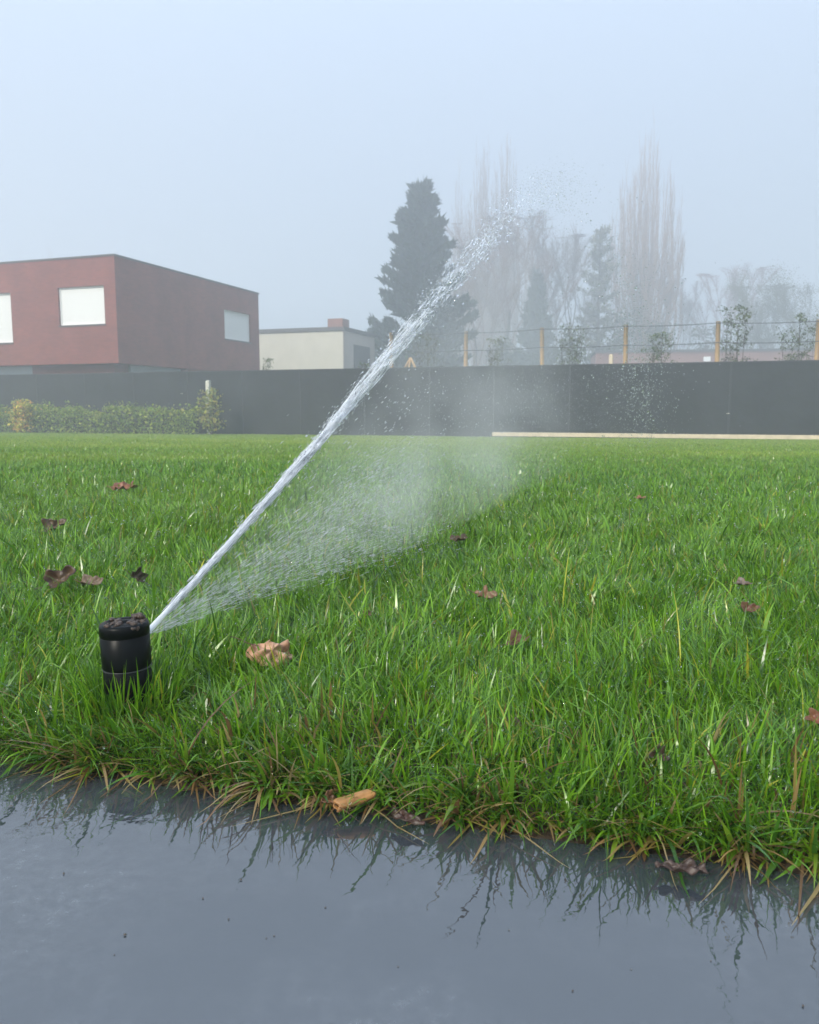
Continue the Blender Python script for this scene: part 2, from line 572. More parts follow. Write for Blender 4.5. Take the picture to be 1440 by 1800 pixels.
# a ruff of blades round the foot of the sprinkler
nq = 420
aq = rng.random(nq) * 6.283; rq = .026 + .022 * rng.random(nq)
rtq = np.stack([SPR[0] + np.cos(aq) * rq, SPR[1] + np.sin(aq) * rq, np.zeros(nq)], 1)
rtq[:, 2] = ground_z(rtq[:, 0], rtq[:, 1])
cq = green(nq, rtq[:, 1])
parts.append(blades(rtq, .047 * rng.lognormal(0, .25, nq), .0021 * rng.lognormal(0, .3, nq), aq + rng.normal(0, .8, nq), np.abs(rng.normal(.15, .2, nq)), np.abs(rng.normal(.5, .5, nq)), 5, cq, cq * 1.1, zmin=.003))
GC = np.array([[.075, .195, .012], [.12, .26, .016], [.05, .14, .02], [.16, .25, .02]])
SC_ = np.array([[.30, .20, .075], [.22, .13, .05], [.36, .27, .12], [.16, .09, .04], [.25, .19, .05]])
parts.append(fringe(2600, .0, .05, .034, .75, .4, GC))
parts.append(fringe(80, .0, .03, .055, 1.05, .3, GC, .0030, .7))
parts.append(fringe(1700, -.003, .035, .034, 1.15, .45, SC_, .0021, .6))
parts.append(fringe(900, .0, .16, .040, .5, .4, SC_, .0022, .8))
parts.append(fringe(70, .0, .02, .055, 1.25, .25, SC_, .0024, .5))
V_, F_, C_ = join(parts)
print('grass faces', len(F_))
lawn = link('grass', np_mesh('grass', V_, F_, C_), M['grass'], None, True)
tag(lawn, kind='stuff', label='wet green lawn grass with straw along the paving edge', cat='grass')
grass_pts = (root, Ln, lean, az, curl)

# ------------------------------------------------------------------ water: icosahedra stretched along their flight
_t = (1 + 5 ** .5) / 2
ICO = np.array([(-1, _t, 0), (1, _t, 0), (-1, -_t, 0), (1, -_t, 0), (0, -1, _t), (0, 1, _t), (0, -1, -_t), (0, 1, -_t), (_t, 0, -1), (_t, 0, 1), (-_t, 0, -1), (-_t, 0, 1)], float)
ICO /= np.linalg.norm(ICO[0])
ICF = np.array([(0, 11, 5), (0, 5, 1), (0, 1, 7), (0, 7, 10), (0, 10, 11), (1, 5, 9), (5, 11, 4), (11, 10, 2), (10, 7, 6), (7, 1, 8),
                (3, 9, 4), (3, 4, 2), (3, 2, 6), (3, 6, 8), (3, 8, 9), (4, 9, 5), (2, 4, 11), (6, 2, 10), (8, 6, 7), (9, 8, 1)])
def drops(pos, rad, direc=None, stretch=None):
    n = len(pos)
    if direc is None:
        v = ICO[None] * rad[:, None, None] + pos[:, None]
    else:
        d = direc / np.linalg.norm(direc, axis=1, keepdims=True)
        al = (ICO[None] * d[:, None]).sum(-1, keepdims=True)
        v = ICO[None] + al * d[:, None] * (stretch - 1)[:, None, None]
        v = v * rad[:, None, None] + pos[:, None]
    f = ICF[None] + (np.arange(n) * 12)[:, None, None]
    return v.reshape(-1, 3), f.reshape(-1, 3)

# dew and splash beads on the blades
rt, ln, le, azz, cu = grass_pts
cand = np.where(rt[:, 1] < 3.2)[0]
wgt = 1 / (.35 + rt[cand, 1])
pick = rng.choice(cand, 22000, replace=False, p=wgt / wgt.sum())
tt = .55 + .45 * rng.random(len(pick))
ph = le[pick] + cu[pick] * tt * .5
dp = np.stack([np.cos(azz[pick]) * np.sin(ph), np.sin(azz[pick]) * np.sin(ph), np.cos(ph)], 1) * (ln[pick] * tt)[:, None] + rt[pick]
dp[:, 2] += .0006
dr = .00082 * rng.lognormal(0, .45, len(pick)) * np.clip(rt[pick, 1] / .9, 1, 3) ** .7
dr = np.minimum(dr, .0011 * np.clip(rt[pick, 1] / .9, 1, 3) ** .7)
dv, df = drops(dp, dr)
dew = link('water_beads', np_mesh('water_beads', dv, df), M['water'], None, True)
tag(dew, kind='stuff', label='tiny clear water beads on the grass blades', cat='water drops')

# ------------------------------------------------------------------ sprinkler
ZT = 0.097
g0 = float(ground_z(*SPR))
spr = empty('sprinkler', (SPR[0], SPR[1], g0))
tag(spr, 'black plastic pop-up lawn sprinkler with muddy cap shooting a water jet', 'sprinkler')
spr.rotation_euler = (0, R(-1.5), 0)
h = ZT - g0
rr = .0232
ZR = .045
b = MB()
b.lathe([(.0, -.03), (rr - .0006, -.03), (rr - .0006, ZR - .0015), (rr - .0010, ZR - .001), (rr - .0010, ZR)], 64)
b.build('lower_sleeve', M['black_plastic'], spr, True)
b = MB()
b.lathe([(rr - .001, ZR - .0006), (rr + .0002, ZR - .0004), (rr + .0003, ZR), (rr + .0002, ZR + .0004), (rr - .001, ZR + .0006)], 64)
b.build('collar_ring', mat('paler_plastic_edge', (.03, .033, .033), .3, .4), spr, True)  # ring coloured a paler grey than the body
b = MB()
b.lathe([(rr - .001, ZR + .0002), (rr - .0002, ZR + .0009), (rr, ZR + .003), (rr, h - .0135), (rr - .0007, h - .0130), (rr - .0007, h - .0122)], 64)
b.build('riser', M['black_plastic'], spr, True)
b = MB()
b.lathe([(rr - .0010, h - .0124), (rr + .0002, h - .0118), (rr + .0002, h - .0030), (rr - .0008, h - .0010), (rr - .0028, h), (rr - .0060, h - .0004), (rr - .0072, h - .0016), (rr - .0085, h - .0016),
         (rr - .0100, h - .0006), (.0060, h - .0006), (.0052, h - .0020), (.0, h - .0020)], 64)
b.build('cap', M['black_plastic'], spr, True)
JD = np.array([.27, 1.0, 0]); JD /= np.linalg.norm(JD)
b = MB()
jz = .0665
p0 = Vector((JD[0], JD[1], 0))
b.tube([p0 * (rr - .004) + Vector((0, 0, jz)), p0 * (rr + .0016) + Vector((0, 0, jz + .0012)), p0 * (rr + .0024) + Vector((0, 0, jz + .0014))], [.0068, .0064, .0052], 20)
b.build('nozzle', M['black_plastic'], spr, True)
# dried mud and grass crumbs on the cap
mv, mf = [], []
nb_ = 90
a_ = rng.random(nb_) * 6.283; r_ = rr * np.sqrt(rng.random(nb_)) * .93
keepm = (np.sin(a_ * 2 + 1.0) > -.6)
mp = np.stack([np.cos(a_) * r_, np.sin(a_) * r_, np.full(nb_, h - .0005)], 1)[keepm]
mr_ = .0011 * rng.lognormal(0, .5, len(mp))
mp = np.concatenate([mp, [[.008, .016, h + .0012], [.0105, .015, h + .0022], [.006, .0175, h + .001], [.0125, .013, h + .0008], [.0155, -.012, h - .002], [.017, -.014, h - .004], [.014, -.017, h - .003], [-.012, -.0155, h + .0002], [-.009, -.017, h + .0004]]])
mr_ = np.concatenate([mr_, [.0034, .0028, .003, .0026, .0024, .002, .0022, .0026, .0022]])
v1, f1 = drops(mp, mr_, rng.normal(0, 1, (len(mp), 3)) * np.array([1, 1, .2]), 1.2 + rng.random(len(mp)) * 1.2)
v1 = v1 + rng.normal(0, .00035, v1.shape)
o = link('mud_crust', np_mesh('mud_crust', v1, f1), M['mud'], spr, True)

# ------------------------------------------------------------------ the jet
P0 = np.array([SPR[0], SPR[1], g0 + jz]) + JD * (rr + .002)
SIDE = np.array([JD[1], -JD[0], 0])
# flight path read as height over distance: a flat throw that tires and drops
JS = np.array([0, .2, .5, .9, 1.5, 2.2, 3.0, 4.0, 5.0, 6.0, 7.2, 8.4, 9.4, 10.2, 10.8, 11.1])
JH = np.array([0, .070, .182, .344, .585, .852, 1.145, 1.430, 1.64, 1.78, 1.82, 1.64, 1.26, .74, .12, -.33])
def jet_h(s): return np.interp(s, JS, JH)
def jet_pos(s):
    s = np.asarray(s, float)
    drift = np.clip(s - 6.0, 0, None) * .13
    return P0 + JD * s[..., None] + SIDE * drift[..., None] + np.array([0, 0, 1.0]) * jet_h(s)[..., None]
def jet_dir(s):
    e = .03
    d = jet_pos(np.asarray(s) + e) - jet_pos(np.asarray(s) - e)
    return d / np.linalg.norm(d, axis=-1, keepdims=True)
jet = empty('water_jet', tuple(P0))
tag(jet, 'white water jet arcing up to the right from the sprinkler across the lawn', 'water jet')

def strands(n, s0, s1, spread, rad, lmin, lmax, seed):
    """ropes of water following the flight path, fraying with distance"""
    g = np.random.default_rng(seed)
    K, Q = 9, 6
    st = s0 + (s1 - s0) * g.random(n) ** 1.0
    ln_ = lmin + (lmax - lmin) * g.random(n)
    ang = g.random(n) * 6.283
    rd = g.random(n) ** .8
    V = np.zeros((n, K, Q, 3))
    for k in range(K):
        s = st + ln_ * k / (K - 1)
        c = jet_pos(s); d = jet_dir(s)
        up = np.cross(np.broadcast_to(SIDE, d.shape), d)
        w = spread(s) * rd
        wob = .12 * np.sin(s * 40 + ang * 5)
        c = c + SIDE * (w * np.cos(ang + wob))[:, None] + up * (w * np.sin(ang + wob))[:, None]
        t = k / (K - 1)
        r = rad(s) * (np.sin(np.pi * min(max(t, .02), .98)) ** .6) * (.8 + .4 * np.sin(s * 55 + ang * 3))
        for q in range(Q):
            a = 2 * np.pi * q / Q
            V[:, k, q] = c + SIDE * (np.cos(a) * r)[:, None] + up * (np.sin(a) * r)[:, None]
    b0 = (np.arange(n) * K * Q)[:, None]
    f = []
    for k in range(K - 1):
        for q in range(Q):
            f.append((k * Q + q, k * Q + (q + 1) % Q, (k + 1) * Q + (q + 1) % Q, (k + 1) * Q + q))
    f = np.array(f)
    return V.reshape(-1, 3), (b0[:, :, None] + f[None]).reshape(-1, 4)

spreadf = lambda s: .0030 + .0125 * s + .006 * s * s
# solid core near the nozzle
ks = np.linspace(-.004, .62, 90)
Q = 14
c = jet_pos(ks); d = jet_dir(ks); up = np.cross(np.broadcast_to(SIDE, d.shape), d)
V = np.zeros((len(ks), Q, 3))
for q in range(Q):
    a = 2 * np.pi * q / Q
    r = (.0022 + .0002 * np.clip(ks, 0, 1)) * (1 - np.clip((ks - .15) / .48, 0, 1) ** 1.5) * (1 + .14 * np.sin(ks * 60 + 3 * a) * np.clip(ks * 4, 0, 1) + .10 * np.sin(ks * 141 + 2 * a)) + .0003
    V[:, q] = c + SIDE * (np.cos(a) * r)[:, None] + up * (np.sin(a) * r * 1.25)[:, None]
f = np.array([(k * Q + q, k * Q + (q + 1) % Q, (k + 1) * Q + (q + 1) % Q, (k + 1) * Q + q) for k in range(len(ks) - 1) for q in range(Q)])
link('jet_core', np_mesh('jet_core', V.reshape(-1, 3), f), M['foam'], jet, True)
sp_ = lambda s: .0022 + .0110 * s + .0052 * s * s
s1 = strands(520, -.004, .55, lambda s: .0026 + .0080 * s, lambda s: .00032 + .00036 * s, .06, .22, 1)
s2 = strands(420, .28, 1.05, sp_, lambda s: .0004 + .0004 * s, .03, .11, 2)
s3 = strands(210, .75, 2.1, sp_, lambda s: .0006 + .0003 * s, .020, .065, 3)
s4 = strands(170, 1.6, 3.8, sp_, lambda s: .0008 + .0003 * s, .018, .05, 4)
va, fa, oo = [], [], 0
for v_, f_ in (s1, s2):
    va.append(v_); fa.append(f_ + oo); oo += len(v_)
o = link('water_strands', np_mesh('water_strands', np.concatenate(va), np.concatenate(fa)), M['foam'], jet, True)
va, fa, oo = [], [], 0
for v_, f_ in (s3, s4):
    va.append(v_); fa.append(f_ + oo); oo += len(v_)
link('water_ligaments', np_mesh('water_ligaments', np.concatenate(va), np.concatenate(fa)), M['clear_streak'], jet, True)['kind'] = 'stuff'
for ch in jet.children:                                  # meshes are in world space: keep them there
    ch.matrix_parent_inverse = Matrix.Translation(-Vector(P0))

def spray_cloud(name, n, s_sampler, spread, rad, stretch, m, seed, label, cat='water drops', sag=None):
    g = np.random.default_rng(seed)
    s = s_sampler(g, n)
    c = jet_pos(s); d = jet_dir(s)
    w = spread(s)
    c = c + SIDE * (g.normal(0, 1, n) * w)[:, None] + np.array([0, 0, 1.0]) * (g.normal(0, 1, n) * w)[:, None]
    if sag is not None:
        c[:, 2] -= sag(g, s, n)
    gz = ground_z(c[:, 0], c[:, 1]) + .02
    ok = c[:, 2] > gz
    v_, f_ = drops(c[ok], (rad * g.lognormal(0, .4, n) * np.clip(s, .6, 9) ** .66)[ok], d[ok], stretch(s)[ok])
    o = link(name, np_mesh(name, v_, f_), m, None, True)
    tag(o, kind='stuff', label=label, cat=cat)
    return o
spray_cloud('jet_drops', 2900, lambda g, n: .4 + 5.0 * g.random(n) ** 1.15, lambda s: .0012 + .0105 * s + .0022 * s * s, .0008,
            lambda s: np.clip(7 - 1.3 * s, 1.3, 7), M['water'], 21, 'bright water drops breaking off along the arc of the jet')
spray_cloud('jet_fray', 6500, lambda g, n: .05 + 2.3 * g.random(n) ** 1.3, lambda s: .0015 + .0085 * s + .001 * s * s, .00034,
            lambda s: np.clip(20 - 6 * s, 4, 20), M['clear_streak'], 23, 'fine streaks of water fraying off the edges of the jet')
spray_cloud('falling_drops', 2200, lambda g, n: 7.6 + 3.5 * g.random(n) ** .7, lambda s: np.where(np.sin(s * 9173.1) > .1, .05 + .008 * s, .30), .00085,
            lambda s: np.full_like(s, 2.2), M['water'], 22, 'column of water drops falling in front of the dark fence')

# the low fan: fine drops thrown flat from the nozzle under the main jet
g = np.random.default_rng(31)
n = 16000
el = R(1) + (R(20.5) - R(1)) * g.random(n) ** .8
rngm = .7 + 11.0 * (el / R(21)) ** 1.5 * (.75 + .5 * g.random(n))
s = rngm * g.random(n) ** .75
zz = s * np.tan(el) * (1 - s / rngm) * 1.0 - .07 * (s / rngm) ** 2
zz = np.where(g.random(n) < .5, zz, s * np.tan(el) * np.clip(1 - (s / rngm) ** 2.5, 0, 1) - .06 * (s / rngm))
azo = g.normal(0, 1, n) * .055 + .02
pos = P0 + JD * s[:, None] + SIDE * (azo * s)[:, None] + np.array([0, 0, 1.0]) * zz[:, None]
ok = pos[:, 2] > ground_z(pos[:, 0], pos[:, 1]) + .015
slope = np.tan(el) * (1 - 2 * s / rngm)
dr_ = JD[None] + np.array([0, 0, 1.0]) * slope[:, None]
rad_ = .00032 * g.lognormal(0, .45, n) * np.clip(s, .25, 9) ** .62
st_ = np.clip(26 - 14 * s, 1.6, 26)
v_, f_ = drops(pos[ok], rad_[ok], dr_[ok], st_[ok])
o = link('fine_spray', np_mesh('fine_spray', v_, f_), M['clear_streak'], None, True)
tag(o, kind='stuff', label='fan of fine water spray drifting low under the jet', cat='spray')

n = 2600
el = R(-3) + R(15) * g.random(n) ** 1.2
s = .03 + .95 * g.random(n) ** .8
azo = g.normal(0, 1, n) * .05 + .015
pos = P0 + JD * s[:, None] + SIDE * (azo * s)[:, None] + np.array([0, 0, 1.0]) * (s * np.tan(el) - .03 * s * s)[:, None]
ok = pos[:, 2] > ground_z(pos[:, 0], pos[:, 1]) + .012
dr_ = JD[None] + SIDE[None] * azo[:, None] + np.array([0, 0, 1.0]) * (np.tan(el) - .06 * s)[:, None]
v_, f_ = drops(pos[ok], (.00017 + .00013 * s * g.lognormal(0, .3, n))[ok], dr_[ok], (35 + 40 * g.random(n))[ok])
o = link('low_spray', np_mesh('low_spray', v_, f_), M['clear_streak'], None, True)
tag(o, kind='stuff', label='short streaks of spray shooting flat over the grass from the nozzle', cat='spray')

# the finest droplets hang as a veil of mist between the jet and the grass
KS, KA = 26, 28
vs = []
for i in range(KS):
    s_ = .02 + 9.0 * (i / (KS - 1)) ** 1.6
    top_ = float(jet_h(s_)) * (1 - .55 * (s_ / 9.02) ** 1.4) - .004
    c = P0 + JD * s_
    bot_ = max(float(ground_z(c[0], c[1])) + .012 - P0[2], -.012 - .05 * s_)
    for k in range(KA):
        a = 2 * math.pi * k / KA
        u_ = .5 + .5 * math.sin(a)
        wdt = (.004 + .085 * s_) * max(.03, 1 - (s_ / 9.02) ** 1.3)
        vs.append(c + SIDE * (math.cos(a) * wdt * (.35 + .65 * (1 - u_)) + .04 * s_ * (1 - u_)) + np.array([0, 0, bot_ + (top_ - bot_) * u_]))
fs = [(i * KA + k, i * KA + (k + 1) % KA, (i + 1) * KA + (k + 1) % KA, (i + 1) * KA + k) for i in range(KS - 1) for k in range(KA)]
me_ = bpy.data.meshes.new('spray_mist')
me_.from_pydata([tuple(q) for q in vs], [], fs + [tuple(reversed(range(KA))), tuple((KS - 1) * KA + k for k in range(KA))])
me_.update()
import bmesh
bm_ = bmesh.new(); bm_.from_mesh(me_)
bmesh.ops.recalc_face_normals(bm_, faces=bm_.faces)
bm_.to_mesh(me_); bm_.free()
mm = bpy.data.materials.new('spray_mist')
mm.use_nodes = True
mm.node_tree.nodes.clear()
mo_ = mm.node_tree.nodes.new('ShaderNodeOutputMaterial')
mv_ = mm.node_tree.nodes.new('ShaderNodeVolumePrincipled')
mv_.inputs['Color'].default_value = (.97, .985, 1, 1)
mv_.inputs['Density'].default_value = .12
mv_.inputs['Density Attribute'].default_value = ''
# thickest at the nozzle, thinning out along the throw, streaked like driven drizzle
mn, ml = mm.node_tree.nodes, mm.node_tree.links
mg = mn.new('ShaderNodeNewGeometry')
sb = mn.new('ShaderNodeVectorMath'); sb.operation = 'SUBTRACT'
ml.new(mg.outputs['Position'], sb.inputs[0]); sb.inputs[1].default_value = tuple(P0)
dt = mn.new('ShaderNodeVectorMath'); dt.operation = 'DOT_PRODUCT'
ml.new(sb.outputs[0], dt.inputs[0]); dt.inputs[1].default_value = tuple(JD)
fa_ = mn.new('ShaderNodeMapRange'); fa_.interpolation_type = 'SMOOTHSTEP'
for i_, q_ in enumerate((0.0, 3.9, 1.0, 0.0)): fa_.inputs[i_ + 1].default_value = q_
ml.new(dt.outputs['Value'], fa_.inputs[0])
sc_ = mn.new('ShaderNodeVectorMath'); sc_.operation = 'DIVIDE'
ml.new(sb.outputs[0], sc_.inputs[0]); sc_.inputs[1].default_value = (.25, 1.2, .22)
nz_ = mn.new('ShaderNodeTexNoise'); nz_.inputs['Scale'].default_value = 1.0; nz_.inputs['Detail'].default_value = 3
ml.new(sc_.outputs[0], nz_.inputs['Vector'])
nr_ = mn.new('ShaderNodeMapRange')
for i_, q_ in enumerate((.30, .70, .25, 1.75)): nr_.inputs[i_ + 1].default_value = q_
ml.new(nz_.outputs[0], nr_.inputs[0])
sz_ = mn.new('ShaderNodeSeparateXYZ'); ml.new(sb.outputs[0], sz_.inputs[0])
el_ = mn.new('ShaderNodeMath'); el_.operation = 'DIVIDE'
sd_ = mn.new('ShaderNodeMath'); sd_.operation = 'MAXIMUM'; ml.new(dt.outputs['Value'], sd_.inputs[0]); sd_.inputs[1].default_value = .02
ml.new(sz_.outputs[2], el_.inputs[0]); ml.new(sd_.outputs[0], el_.inputs[1])
fe_ = mn.new('ShaderNodeMapRange'); fe_.interpolation_type = 'SMOOTHSTEP'
for i_, q_ in enumerate((-.17, .08, 0.0, 1.0)): fe_.inputs[i_ + 1].default_value = q_
ml.new(el_.outputs[0], fe_.inputs[0])
m0 = mn.new('ShaderNodeMath'); m0.operation = 'MULTIPLY'
ml.new(fe_.outputs[0], m0.inputs[0]); ml.new(nr_.outputs[0], m0.inputs[1])
m1 = mn.new('ShaderNodeMath'); m1.operation = 'MULTIPLY'
ml.new(fa_.outputs[0], m1.inputs[0]); ml.new(m0.outputs[0], m1.inputs[1])
m2 = mn.new('ShaderNodeMath'); m2.operation = 'MULTIPLY'
ml.new(m1.outputs[0], m2.inputs[0]); m2.inputs[1].default_value = 1.55
ad_ = mn.new('ShaderNodeMath'); ad_.operation = 'ADD'; ad_.inputs[1].default_value = .30
ml.new(dt.outputs['Value'], ad_.inputs[0])
dv_ = mn.new('ShaderNodeMath'); dv_.operation = 'DIVIDE'
ml.new(m2.outputs[0], dv_.inputs[0]); ml.new(ad_.outputs[0], dv_.inputs[1])
ml.new(dv_.outputs[0], mv_.inputs['Density'])
try: mm.cycles.volume_step_rate = .25
except Exception: pass
ml.new(mv_.outputs[0], mo_.inputs['Volume'])
o = link('spray_mist', me_, mm, None, True)
tag(o, kind='stuff', label='pale veil of mist hanging between the jet and the lawn', cat='mist')

# ------------------------------------------------------------------ dead leaves on the lawn
def leaf_mesh(name, L, W, lobes, curl, crumple, seed, c1, c2, lob=.22, fold=0.0):
    g = np.random.default_rng(seed)
    A, Rn = 40, 9
    vs, cs = [], []
    ph = g.random(6) * 6.28
    for i in range(Rn + 1):
        t = i / Rn
        for k in range(A):
            a = 2 * math.pi * k / A
            rad = 1 + lob * math.cos(a * lobes + ph[0]) * t + .07 * math.sin(a * 9 + ph[1]) * t
            pnt = math.cos(a)
            rad *= .82 + .25 * max(0, pnt) ** 3
            x_, y_ = math.cos(a) * rad * t * L / 2, math.sin(a) * rad * t * W / 2
            z_ = curl * (abs(y_) / W * 2) ** 1.6 * W * .5 + .35 * curl * (x_ / L * 2) ** 2 * L * .3
            z_ += crumple * (math.sin(x_ / L * 13 + ph[2]) * math.sin(y_ / W * 11 + ph[3]) + .6 * math.sin(a * 7 + ph[4]) * t) * L * .09
            z_ -= fold * math.hypot(x_ * .9, y_) + (fold * .07 * L * (abs(math.sin(a * 2.5 + ph[2])) + .5 * math.sin(x_ / L * 21 + y_ / L * 13)) * t if fold else 0)
            vs.append((x_, y_, z_))
            vein = .5 + .5 * math.cos(a * lobes * 2 + ph[5])
            k_ = min(1, max(0, .5 * vein + .5 * t + g.normal(0, .12)))
            cs.append([c1[j] * (1 - k_) + c2[j] * k_ for j in range(3)])
    fs = []
    for i in range(Rn):
        for k in range(A):
            fs.append((i * A + k, i * A + (k + 1) % A, (i + 1) * A + (k + 1) % A, (i + 1) * A + k))
    return np_mesh(name, np.array(vs), np.array(fs), np.array(cs))

def leaf(px, py, h, wpx, hpx, rot, lobes, curl, crumple, c1, c2, label, seed, stalk=True, lob=.22, fold=0.0, asp=.8):
    h = h * .66 if h > .01 else h
    p = on_lawn(px, py, h)
    dist = math.hypot(p[0], p[1])
    L = wpx / FPX * dist
    W = L * asp
    root = empty('fallen_leaf', tuple(p))
    root.rotation_euler = rot
    tag(root, label, 'leaf', 'fallen leaves on the lawn')
    o = link('leaf_blade', leaf_mesh('leaf_blade', L, W, lobes, curl, crumple, seed, c1, c2, lob, fold), M['dead_leaf'], root, True)
    so = o.modifiers.new('thick', 'SOLIDIFY'); so.thickness = .0005; so.offset = 0
    if stalk:
        b = MB()
        b.tube([(-L * .30, 0, .0005), (-L * .5, 0, L * .03), (-L * .72, L * .06, L * .05), (-L * .88, L * .1, L * .02)], [.0006, .0006, .0005, .0005], 6)
        b.build('stalk', mat('leaf_stalk', (.10, .055, .03), .5, .4), root, True)
    return root
tan_, brn = (.56, .34, .22), (.15, .075, .035)
dk1, dk2 = (.11, .066, .030), (.045, .029, .016)
leaf(480, 1140, .050, 88, 55, (R(44), R(14), R(14)), 3, .1, 1.5, tan_, (.42, .22, .13), 'large crumpled tan leaf standing in the grass right of the sprinkler', 1, lob=.13, fold=.75)
leaf(214, 858, .045, 44, 14, (R(12), 0, R(10)), 5, .5, .8, (.26, .10, .04), (.15, .06, .03), 'rust-orange leaf alone far back on the lawn at left', 2, False)
leaf(92, 928, .045, 38, 18, (R(35), R(-20), R(25)), 3, .9, .7, dk1, dk2, 'dark brown leaf on the left lawn, behind the cluster of three', 3)
leaf(104, 1020, .042, 50, 30, (R(50), R(-25), R(15)), 3, .9, .5, dk1, (.04, .022, .018), 'dark folded leaf, left one of three in a row', 4)
leaf(158, 1026, .040, 38, 14, (R(25), R(5), R(-12)), 3, .9, .6, (.16, .12, .09), dk1, 'grey-brown flat leaf between two darker leaves', 5)
leaf(240, 1016, .044, 36, 36, (R(60), R(30), R(60)), 5, 1.0, .9, (.12, .08, .06), dk2, 'dark shrivelled leaf standing upright just behind the sprinkler', 6)
leaf(852, 1047, .040, 38, 20, (R(30), R(10), R(-15)), 5, .7, .8, (.22, .12, .07), brn, 'curled brown leaf in mid lawn right of centre', 7)
leaf(907, 1127, .034, 42, 24, (R(30), R(-15), R(20)), 3, .8, .6, (.14, .055, .035), dk1, 'reddish-brown leaf half buried below the mid-lawn leaf', 8)
leaf(645, 1080, .036, 22, 14, (R(35), 0, R(60)), 3, .8, .6, brn, dk1, 'tiny brown leaf bit behind the large tan leaf', 9, False)
leaf(1314, 1071, .040, 30, 22, (R(40), 0, R(10)), 3, .8, .6, (.16, .05, .03), dk1, 'small red-brown leaf in the right lawn', 10, False)
leaf(1304, 1027, .042, 26, 12, (R(20), 0, R(-20)), 3, .8, .6, (.16, .13, .13), dk1, 'small grey leaf behind the red-brown one at right', 11, False)
leaf(1437, 1264, .034, 40, 26, (R(40), 0, R(-30)), 5, .8, .6, (.20, .065, .035), brn, 'red-brown leaf cut by the right edge of the picture', 12, False)
leaf(1124, 876, .046, 18, 8, (R(15), 0, R(0)), 5, .6, .6, (.34, .14, .06), brn, 'tiny orange leaf far back on the right lawn', 13, False)
leaf(806, 950, .042, 34, 12, (R(15), 0, R(30)), 3, .8, .6, (.14, .085, .05), dk1, 'thin brown leaf under the spray in mid lawn', 14, False)
leaf(896, 1274, .026, 38, 28, (R(30), 0, R(-40)), 3, .8, .7, dk1, dk2, 'near-black leaf sunk in the grass in front of centre', 15, False)
leaf(1156, 1330, .024, 40, 26, (R(40), 0, R(30)), 3, .9, .6, (.10, .055, .035), dk2, 'dark brown leaf sunk in the front lawn at right', 16, False)
leaf(712, 1438, .004, 74, 24, (R(8), R(4), R(-34)), 3, .4, .7, (.06, .02, .014), dk2, 'wet dark red leaf lying at the edge of the paving near the rolled leaf', 17, False, lob=.08, asp=.42)
leaf(1195, 1526, .004, 92, 30, (R(6), R(-3), R(-16)), 3, .35, .7, (.075, .045, .035), (.035, .022, .017), 'long wet brown leaf lying flat on the paving at right', 18, False, lob=.08, asp=.36)
leaf(575, 1405, .012, 34, 26, (R(50), R(10), R(50)), 3, .9, .8, (.26, .13, .06), brn, 'curled dry leaf scrap left of the rolled leaf', 19, False)

# the rolled leaf at the edge
p = on_lawn(625, 1412, .006)
rl = empty('rolled_leaf', tuple(p))
rl.rotation_euler = (0, R(-8), R(24))
tag(rl, 'tan dry leaf rolled into a short tube at the lawn edge', 'leaf')
K, A = 26, 30
vs, cs = [], []
for i in range(K):
    t = i / (K - 1)
    for k in range(A):
        a = k / (A - 1) * 6.283 * 1.35
        r = .0056 * (1 - .13 * a / 6.283) * (1 - .22 * t) * (1 + .05 * math.sin(t * 9 + a * 2)) * (.86 if t in (0.0, 1.0) else 1)
        vs.append(((t - .5) * .030 + .0012 * math.sin(a * 3), r * math.cos(a), r * math.sin(a) * .85 + .003))
        q = .5 + .5 * math.sin(a * 9 + t * 3)
        cs.append((.34 + .08 * q, .165 + .05 * q, .055 + .02 * q))
fs = [(i * A + k, i * A + k + 1, (i + 1) * A + k + 1, (i + 1) * A + k) for i in range(K - 1) for k in range(A - 1)]
o = link('leaf_roll', np_mesh('leaf_roll', np.array(vs), np.array(fs), np.array(cs)), M['dead_leaf'], rl, True)
so = o.modifiers.new('thick', 'SOLIDIFY'); so.thickness = .0006; so.offset = 0

# the pale stone by the sprinkler, grit on the paving
p = on_lawn(281, 1182, .022)
v_, f_ = drops(np.array([[0, 0, 0], [.002, .001, .0015], [-.0015, .001, -.0015]]), np.array([.0032, .0022, .0024]), np.array([[1, 0, .6], [0, 1, .3], [1, 0, 0]], float), np.array([1.4, 1.2, 1.3]))
st = link('pale_stone', np_mesh('pale_stone', v_, f_), M['stone'], None, True)
st.location = tuple(p)
tag(st, 'small pale bluish stone caught in the grass at the foot of the sprinkler', 'stone')
first = None
for i, (px, py, r) in enumerate([(220, 1645, .0016), (402, 1617, .0011), (357, 1580, .0010), (468, 1650, .0008), (482, 1646, .0009), (424, 1548, .0014), (201, 1679, .0008), (572, 1596, .001), (1412, 1770, .0013), (895, 1636, .0008), (1007, 1743, .0010), (112, 1537, .0014), (700, 1700, .0008), (1250, 1690, .0009), (1110, 1705, .0007)]):
    d = ray(px, py); q = d * (-CAMZ / d[2])
    if first is None:
        v_, f_ = drops(np.array([[0, 0, 0], [.5, .3, -.1]]), np.array([1.0, .6]), np.array([[1, .3, .1], [0, 1, .2]]), np.array([1.3, 1.2]))
        o = first = link('grit', np_mesh('grit', v_ + rng.normal(0, .08, v_.shape), f_), M['grit'], None, True)
    else:
        o = first.copy(); COL.objects.link(o)
    o.location = (q[0], q[1], r * .5)
    r *= .45
    o.scale = (r, r, r * .8)
    o.rotation_euler = (0, 0, i * 1.3)
    tag(o, 'tiny dark speck of grit lying on the wet paving', 'grit', 'grit on the paving')

